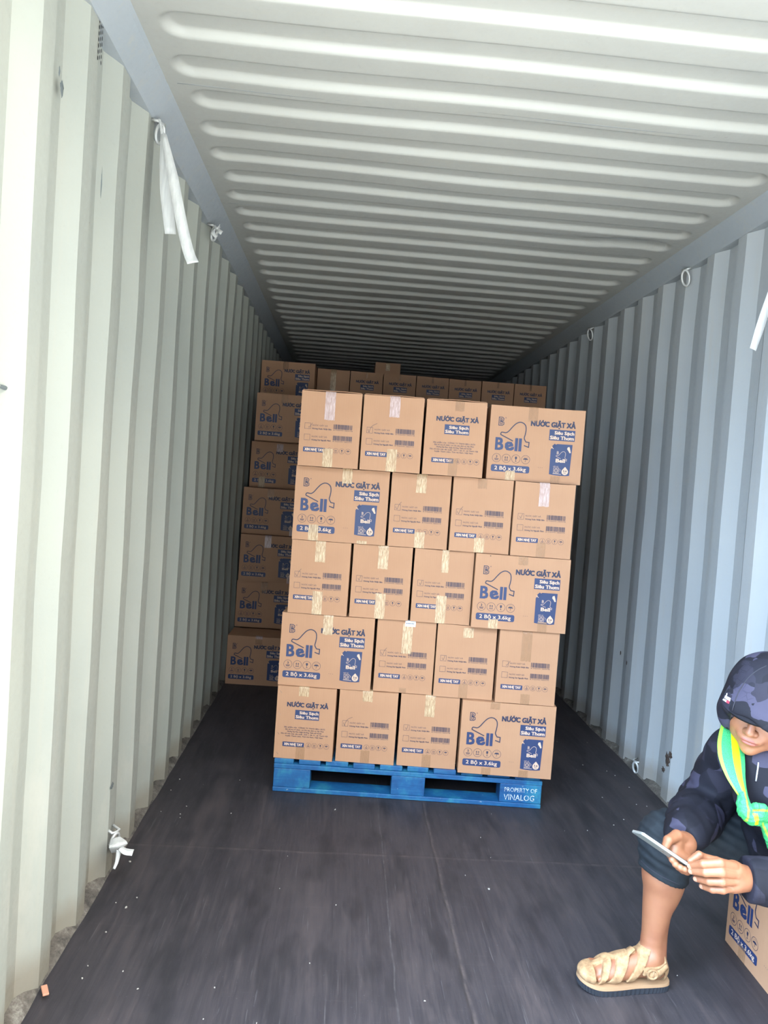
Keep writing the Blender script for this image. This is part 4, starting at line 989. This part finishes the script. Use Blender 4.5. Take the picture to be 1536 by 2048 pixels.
Fd.plane(cut, nc, (.46, 1.98, .28), (.70, 2.23, .46)); Fd.plane((0, 0, .345), (0, 0, -1), (.90, 1.90, .30), (1.17, 2.36, .37)); Fd.plane((1.150, 0, 0), (1, 0, 0), (1.05, 1.46, .30), (1.17, 2.36, .6))
Fd.plane(KL+unit(AL-KL)*.1, unit(AL-KL), (.83, 1.46, .28), (1.1, 1.69, .46))
shorts = child('shorts', vf_mesh('shorts', [Fd.verts()], [M['shorts']])); shorts['label'] = 'slate grey knee-length shorts'
mb = MB()
for tt, rr in ((.088, .0715),):              # hem seam above the cuff
    c = KR+axk*tt; e1 = unit(np.cross(nc, (0, 1, 0))); e2 = np.cross(nc, e1)
    mb.tube([c+rr*1.0*(math.cos(a_)*e1+math.sin(a_)*e2) for a_ in np.linspace(0, 2*math.pi, 28, endpoint=False)], .0016, M['seam'], 6, True)
child('hem_seam', mb.mesh('hem_seam', True), shorts)

# hood with a stiff front panel that reaches over the eyes
Fd = Field(HC-.23, HC+.23, .0034); E = lambda s_, f_, u_, r, k=.012, op='u': Fd.ell(hp(s_, f_, u_), r, k, HF, op)
E(0, -.022, .046, (.100, .112, .102)); E(0, -.055, -.03, (.098, .085, .095), .03)
for q in (-1, 1): E(q*.066, .012, -.020, (.036, .056, .062), .02)
Fd.cap(hp(0, -.065, -.06), NK+np.array([.03, .02, -.01]), .080, .085, .03)
E(0, .075, .030, (.088, .066, .050), .03)
E(0, .118, -.056, (.067, .120, .092), .008, 's'); E(0, .150, -.022, (.078, .075, .056), .006, 's')
Fd.noise(9, .007, 5).noise(26, .0025, 8)
hood = child('hood', vf_mesh('hood', [Fd.verts()], [M['camo']])); hood['label'] = 'dark camouflage hood with hexagon patterned front panel'
from mathutils.bvhtree import BVHTree
def bvh(me): return BVHTree.FromPolygons([v.co for v in me.vertices], [p.vertices for p in me.polygons])
def hit(tree, px, py):                       # where the line of sight through a photo point meets a garment: (point, normal)
    d = FWD+(px-768)/F_PX*IR+(py-1024)/F_PX*ID; h_ = tree.ray_cast(Vector(CAM), Vector(unit(d)))
    return (np.array(h_[0]), np.array(h_[1])) if h_[0] is not None else (None, None)
th = bvh(hood.data); tj = bvh(jm)
# visor edge
mb = MB(); n = 20; vs = []
for i in range(n+1):
    a_ = -1.35+2.7*i/n; ca, sa = math.cos(a_), math.sin(a_)
    vs += [hp(.080*sa, .060+.040*ca, .072), hp(.090*sa, .070+.070*ca, .034-.006*ca), hp(.087*sa, .066+.072*ca, .029-.008*ca), hp(.076*sa, .055+.036*ca, .064)]
fs = [(4*i+j, 4*i+(j+1) % 4, 4*i+4+(j+1) % 4, 4*i+4+j) for i in range(n) for j in range(4)]+[(0, 1, 2, 3), (4*n+3, 4*n+2, 4*n+1, 4*n)]
mb.add(vs, fs, M['camo']); vz = child('visor', mb.mesh('visor', True), hood)
mb = MB(); sp = []
for px, py in ((1461, 1436), (1465, 1420), (1471, 1400), (1479, 1382), (1490, 1364), (1503, 1350), (1518, 1339), (1533, 1332)):
    p, nn = hit(th, px, py)
    if p is not None: sp.append(p+nn*.0004)
if len(sp) > 3: mb.tube([tuple(p) for p in bez(sp, 4)], .0013, M['seam'], 6); child('panel_seam', mb.mesh('panel_seam', True), hood)
mb = MB()
for poly, mt in (([(1454, 1385), (1455.5, 1385), (1455, 1391), (1452, 1394), (1450.5, 1393), (1453.5, 1390)], 'logo_w'), ([(1452, 1392), (1462, 1397), (1460.5, 1403), (1449.5, 1396)], 'logo_w'), ([(1448, 1397.5), (1454, 1400.5), (1453, 1404.5), (1446.5, 1400)], 'logo_w'), ([(1454, 1400.5), (1460, 1403.5), (1458.5, 1408), (1452.5, 1405)], 'logo_r')):
    q = [hit(th, a_, b_) for a_, b_ in poly]
    if all(p is not None for p, _ in q): mb.add([p+nn*.0015 for p, nn in q], [tuple(range(len(q)))], M[mt])
if mb.v: child('flag_emblem', mb.mesh('flag_emblem'), hood)

# safety vest: shoulder band with its bands of colour, gathered in a knot at the chest
vest = empty('safety_vest'); vest.parent = person; vest.location = (-.95, -2.1, 0); vest['label'] = 'green mesh vest with yellow band and lime edging'
path = [((1446, 1436), (1462, 1440)), ((1438, 1458), (1476, 1462)), ((1433, 1482), (1484, 1486)), ((1434, 1508), (1487, 1508)), ((1441, 1532), (1488, 1530)), ((1452, 1556), (1488, 1552)), ((1466, 1578), (1490, 1572)), ((1479, 1597), (1494, 1592))]
bands = [(0, .12, 'vlime'), (.12, .46, 'vgreen'), (.46, .50, 'vlime'), (.50, .76, 'vyellow'), (.76, .80, 'vlime'), (.80, 1.0, 'vgreen')]
rowsP = []
for (a_, b_) in path:
    r_ = []
    for t in np.linspace(0, 1, 26):
        px, py = a_[0]+(b_[0]-a_[0])*t, a_[1]+(b_[1]-a_[1])*t; p, nn = hit(tj, px, py)
        yd = np.interp((a_[1]+b_[1])/2, [1436, 1482, 1532, 1578, 1597], [2.00, 1.955, 1.905, 1.865, 1.855]); r_.append(at(px, py, yd) if p is None or p[1] > yd else p)
    rowsP.append(r_)
for r_ in rowsP:                              # fill what the ray missed, then float the band above the cloth
    good = [i for i, p in enumerate(r_) if p is not None]
    for i in range(26):
        if r_[i] is None:
            g = min(good, key=lambda q: abs(q-i)) if good else None
            r_[i] = r_[g].copy() if g is not None else np.array([.7, 2.0, .7])
R3 = np.array(rowsP); R3 = np.stack([np.stack([np.interp(np.linspace(0, 7, 36), range(8), R3[:, j, c]) for c in range(3)], -1) for j in range(26)], 1)
for _ in range(3): R3[1:-1] = .5*R3[1:-1]+.25*(R3[:-2]+R3[2:]); R3[:, 1:-1] = .5*R3[:, 1:-1]+.25*(R3[:, :-2]+R3[:, 2:])
R3 = R3-.012*FWD*np.sin(np.linspace(.25, math.pi-.25, 26))[None, :, None]-.004*FWD
for nm in ('vlime', 'vgreen', 'vyellow'):
    mb = MB()
    for (t0, t1, mt) in bands:
        if mt != nm: continue
        j0, j1 = int(round(t0*25)), int(round(t1*25)); w2 = j1-j0+1; vs = [tuple(R3[i, j]) for i in range(36) for j in range(j0, j1+1)]; nb = len(vs); vs += [tuple(R3[i, j]+FWD*.003) for i in range(36) for j in range(j0, j1+1)]
        fs = [(i*w2+j, (i+1)*w2+j, (i+1)*w2+j+1, i*w2+j+1) for i in range(35) for j in range(w2-1)]; fs += [tuple(nb+q for q in f_[::-1]) for f_ in fs]
        mb.add(vs, fs, M[nm])
    child({'vlime': 'edging', 'vgreen': 'mesh_panel', 'vyellow': 'reflective_band'}[nm], mb.mesh(nm, True), vest)
Y_ = 1.835; kn = lambda x_, y_, dy=0: at(x_, y_, Y_+dy)
Fd = Field(kn(1522, 1640)-.085, kn(1522, 1640)+.085, .0018)
G1 = [kn(1486, 1590, .018), kn(1486, 1606, .008), kn(1491, 1622, 0), kn(1503, 1634, -.004), kn(1516, 1640, 0)]
G2 = [kn(1500, 1618, -.004), kn(1512, 1613, -.014), kn(1526, 1616, -.014), kn(1538, 1626, -.006), kn(1550, 1640, .004)]
G3 = [kn(1520, 1640, .0), kn(1531, 1652, .0), kn(1540, 1672, .006), kn(1547, 1692, .010)]
G4 = [kn(1506, 1626, -.010), kn(1519, 1630, -.016), kn(1532, 1636, -.008)]
for G_, r_ in ((G1, [.012, .016, .020, .020, .015]), (G2, [.007, .0095, .0105, .0105, .010]), (G3, [.009, .012, .015, .016]), (G4, [.011, .014, .011])): Fd.chain(G_, r_, .0035)
m = np.abs(Fd.D) < .02; I = np.argwhere(m); P = np.stack([Fd.ax[i][I[:, i]] for i in range(3)], -1); Fd.D[m] += (.0008*np.sin(((P-kn(1500, 1620))@(IR*.6+ID*.8))*300+(vnoise(P*40, 3)-.5)*16)).astype(np.float32)
def seg_d(c, a_, b_): d = b_-a_; t = np.clip(((c-a_)@d)/(d@d), 0, 1); return np.linalg.norm(c-a_-t[:, None]*d, axis=1)
def pick_k(c):
    r = np.zeros(len(c)); u2 = ((c-kn(1500, 1620))@IR)*800; v2 = ((c-kn(1500, 1620))@ID)*800
    r = np.where((np.abs(v2+7-.0*u2-(.010*(u2-14)**2)) < 2.6) & (u2 > -2), 1, r); r = np.where(np.abs(u2+11+.12*v2) < 2.2, 1, r)
    r = np.where((np.abs(u2-1.5-.22*v2) < 4.2) & (v2 > 0) & (v2 < 26), 2, r); r = np.where((np.abs(u2-20-.5*(v2-20)) < 2.2) & (v2 > 22), 1, r); return r
k_ = child('knot', vf_mesh('knot', [Fd.verts()], [M['vgreen'], M['vlime'], M['vyellow']], pick_k), vest)
# zip and cords at the collar
mb = MB(); zp = []
for px, py in ((1516, 1524), (1515, 1535), (1513, 1548), (1511, 1562)):
    p, nn = hit(tj, px, py)
    if p is not None: zp.append(p-FWD*.002)
if len(zp) > 1: mb.tube([tuple(p) for p in zp], .0022, M['zip'], 6); child('zip', mb.mesh('zip', True), jacket)

# sandal
sand = empty('sandal'); sand.parent = person; sand.location = (-.95, -2.1, 0); sand['label'] = 'tan suede strap sandal with ribbed dark sole'
def outline(gr=0):
    o = []
    for a, b in ((-.010, 0), (-.004, .022), (.02, .033), (.06, .034), (.11, .036), (.16, .044), (.21, .047), (.245, .038), (.262, .018), (.266, -.002), (.258, -.024), (.235, -.042), (.20, -.050), (.15, -.046), (.10, -.038), (.05, -.034), (.015, -.030), (-.005, -.020)): o.append((a, b))
    O = [np.array(p) for p in o]; P_ = [O[-1]]+O+O[:2]; r = []
    for i in range(1, len(O)+1):
        for k in range(7):
            t = k/7; q = .5*((2*P_[i])+(-P_[i-1]+P_[i+1])*t+(2*P_[i-1]-5*P_[i]+4*P_[i+1]-P_[i+2])*t*t+(-P_[i-1]+3*P_[i]-3*P_[i+1]+P_[i+2])*t**3); r.append(q)
    c = np.array([.128, 0]); return [c+(q-c)*(1+gr) for q in r]
def slab(z0, z1, g0, g1, mat, rib=0):
    A0, A1 = outline(g0), outline(g1); n = len(A0); mb = MB(); vs = []
    for i in range(n):
        g = rib*(1 if i % 2 else -1); c = np.array([.128, 0]); a0 = c+(A0[i]-c)*(1+g); a1 = c+(A1[i]-c)*(1+g*.6)
        lift = .010*max(0, (a0[0]-.20)/.066)**2
        p0 = ft(a0[0], a0[1], -.030); p1 = ft(a1[0], a1[1], -.030); vs += [p0+np.array([0, 0, z0+lift]), p1+np.array([0, 0, z1+lift])]
    fs = [(2*i, 2*((i+1) % n), 2*((i+1) % n)+1, 2*i+1) for i in range(n)]+[tuple(2*i for i in range(n))[::-1], tuple(2*i+1 for i in range(n))]
    return mb.add(vs, fs, mat)
child('sole', slab(.001, .019, -.02, .010, M['sole'], .016).mesh('sole'), sand); child('welt', slab(.0192, .0285, .012, .004, M['insole']).mesh('welt'), sand)
Fd = Field((.30, 2.00, .018), (.66, 2.20, .17), .0021); foot(Fd, .0066)
Fd.ell(ft(.222, -.002, .016), (.044, .046, .026), .01); Fd.cap(AR+(0, 0, .0), AR+(.002, 0, -.02), .037, .040, .01)
sl, P = Fd.sub(Fd.lo, Fd.lo+.5); a_ = (.597-P[..., 0]); b_ = P[..., 1]-2.092+.04*a_; z_ = P[..., 2]-.030
def band(c0, sl_, wd): return np.abs(a_-(c0+sl_*(z_-.02)))-wd          # a strap that crosses the foot, leaning with height
U_ = np.minimum.reduce([np.where(a_ > .226, -.01, .226-a_), band(.201, -.40, .0095), band(.164, -.50, .0155), np.maximum(band(.112, -.55, .0135), .006-z_), np.maximum(np.abs(z_-.042-.10*(.05-a_))-.012, a_-.085), np.maximum(np.abs(a_-.0)-.014, z_-.075), np.maximum(np.abs(b_)-.009, .1-a_)])
Fd.D[sl] = np.maximum(Fd.D[sl], U_[:Fd.D.shape[0], :Fd.D.shape[1], :Fd.D.shape[2]].astype(np.float32)); Fd.D = np.maximum(Fd.D, (.024-np.meshgrid(*Fd.ax, indexing='ij')[2]).astype(np.float32)); Fd.noise(60, .0009, 3)
child('upper', vf_mesh('upper', [Fd.verts()], [M['suede']]), sand)
mb = MB(); pc = ft(.060, -.047, .038)
mb.tube([pc+np.array([.014*math.cos(t), 0, .013*math.sin(t)]) for t in np.linspace(0, 2*math.pi, 18, endpoint=False)], .0035, M['suede'], 8, True); mb.tube([pc+np.array([.003, 0, -.012]), pc+np.array([.003, 0, .012])], .0025, M['insole'], 6)
child('buckle', mb.mesh('buckle', True), sand)
mb = MB(); ribbon(mb, [ft(.075, -.044, .030), ft(.040, -.047, .040), ft(.012, -.038, .056)], [.024, .022, .018], [(0, 0, 1)]*3, M['suede'], .004); child('ankle_strap', mb.mesh('ankle_strap', True), sand)
mb = MB(); ribbon(mb, [ft(.128, -.012, .070), ft(.121, -.006, .080), ft(.106, .0, .088)], [.020, .026, .022], [(.1, 1, .1)]*3, M['suede'], .003); child('tongue', mb.mesh('tongue', True), sand)

# phone
A0, B0 = at(1283, 1669, 1.848), at(1380, 1735, 1.822); Lx = unit(B0-A0); vd = unit(.5*(A0+B0)-CAM); Wd = unit(vd-Lx*(vd@Lx)+.16*np.array([0, 0, -1])); Wd = unit(Wd-Lx*(Wd@Lx)); Nn = unit(np.cross(Wd, Lx)); 
if Nn[2] < 0: Nn = -Nn
PLn = np.linalg.norm(B0-A0); PWi, PT = .071, .0085
def slabp(o, l, w_, t, r, mat, nm, z0=0):
    mb = MB(); pts = []
    for cx, cy, a0 in ((l-r, w_-r, 0), (r, w_-r, 90), (r, r, 180), (l-r, r, 270)):
        for k in range(6): a_ = math.radians(a0+k*18); pts.append((cx+r*math.cos(a_), cy+r*math.sin(a_)))
    n = len(pts); vs = [(x_, y_, z0) for x_, y_ in pts]+[(x_, y_, z0+t) for x_, y_ in pts]
    mb.add(vs, [(i, (i+1) % n, n+(i+1) % n, n+i) for i in range(n)]+[tuple(range(n))[::-1], tuple(range(n, 2*n))], mat); return mb
ph = empty('phone'); Mt = Matrix(((Lx[0], Wd[0], Nn[0], A0[0]), (Lx[1], Wd[1], Nn[1], A0[1]), (Lx[2], Wd[2], Nn[2], A0[2]), (0, 0, 0, 1))); ph.matrix_world = Mt
if Mt.to_3x3().determinant() < 0:
    ph.matrix_world = Matrix(((Lx[0], -Wd[0], Nn[0], (A0+Wd*PWi)[0]), (Lx[1], -Wd[1], Nn[1], (A0+Wd*PWi)[1]), (Lx[2], -Wd[2], Nn[2], (A0+Wd*PWi)[2]), (0, 0, 0, 1)))
tag(ph, 'smartphone with pale metal edge held edge-on in both hands', 'phone')
bevel(slabp(0, PLn, PWi, PT*.88, .008, plain('phone_shell', rgb(150, 156, 152), .3, .5), 'shell').build('shell', ph), .0012)
slabp(0, PLn, PWi, .0006, .008, plain('phone_glass', rgb(24, 22, 30), .08), 'screen', PT*.88).build('screen', ph)

# carton under the person
sb = carton('long', (.911, 2.332, .0005), -math.pi/2-.02, 'tan bell box on the floor by the right wall, sat on by the person', 'box', 12, [(.25, .10, .86, 1, K, 3)])
del sb['group']
bpy.context.view_layer.update()
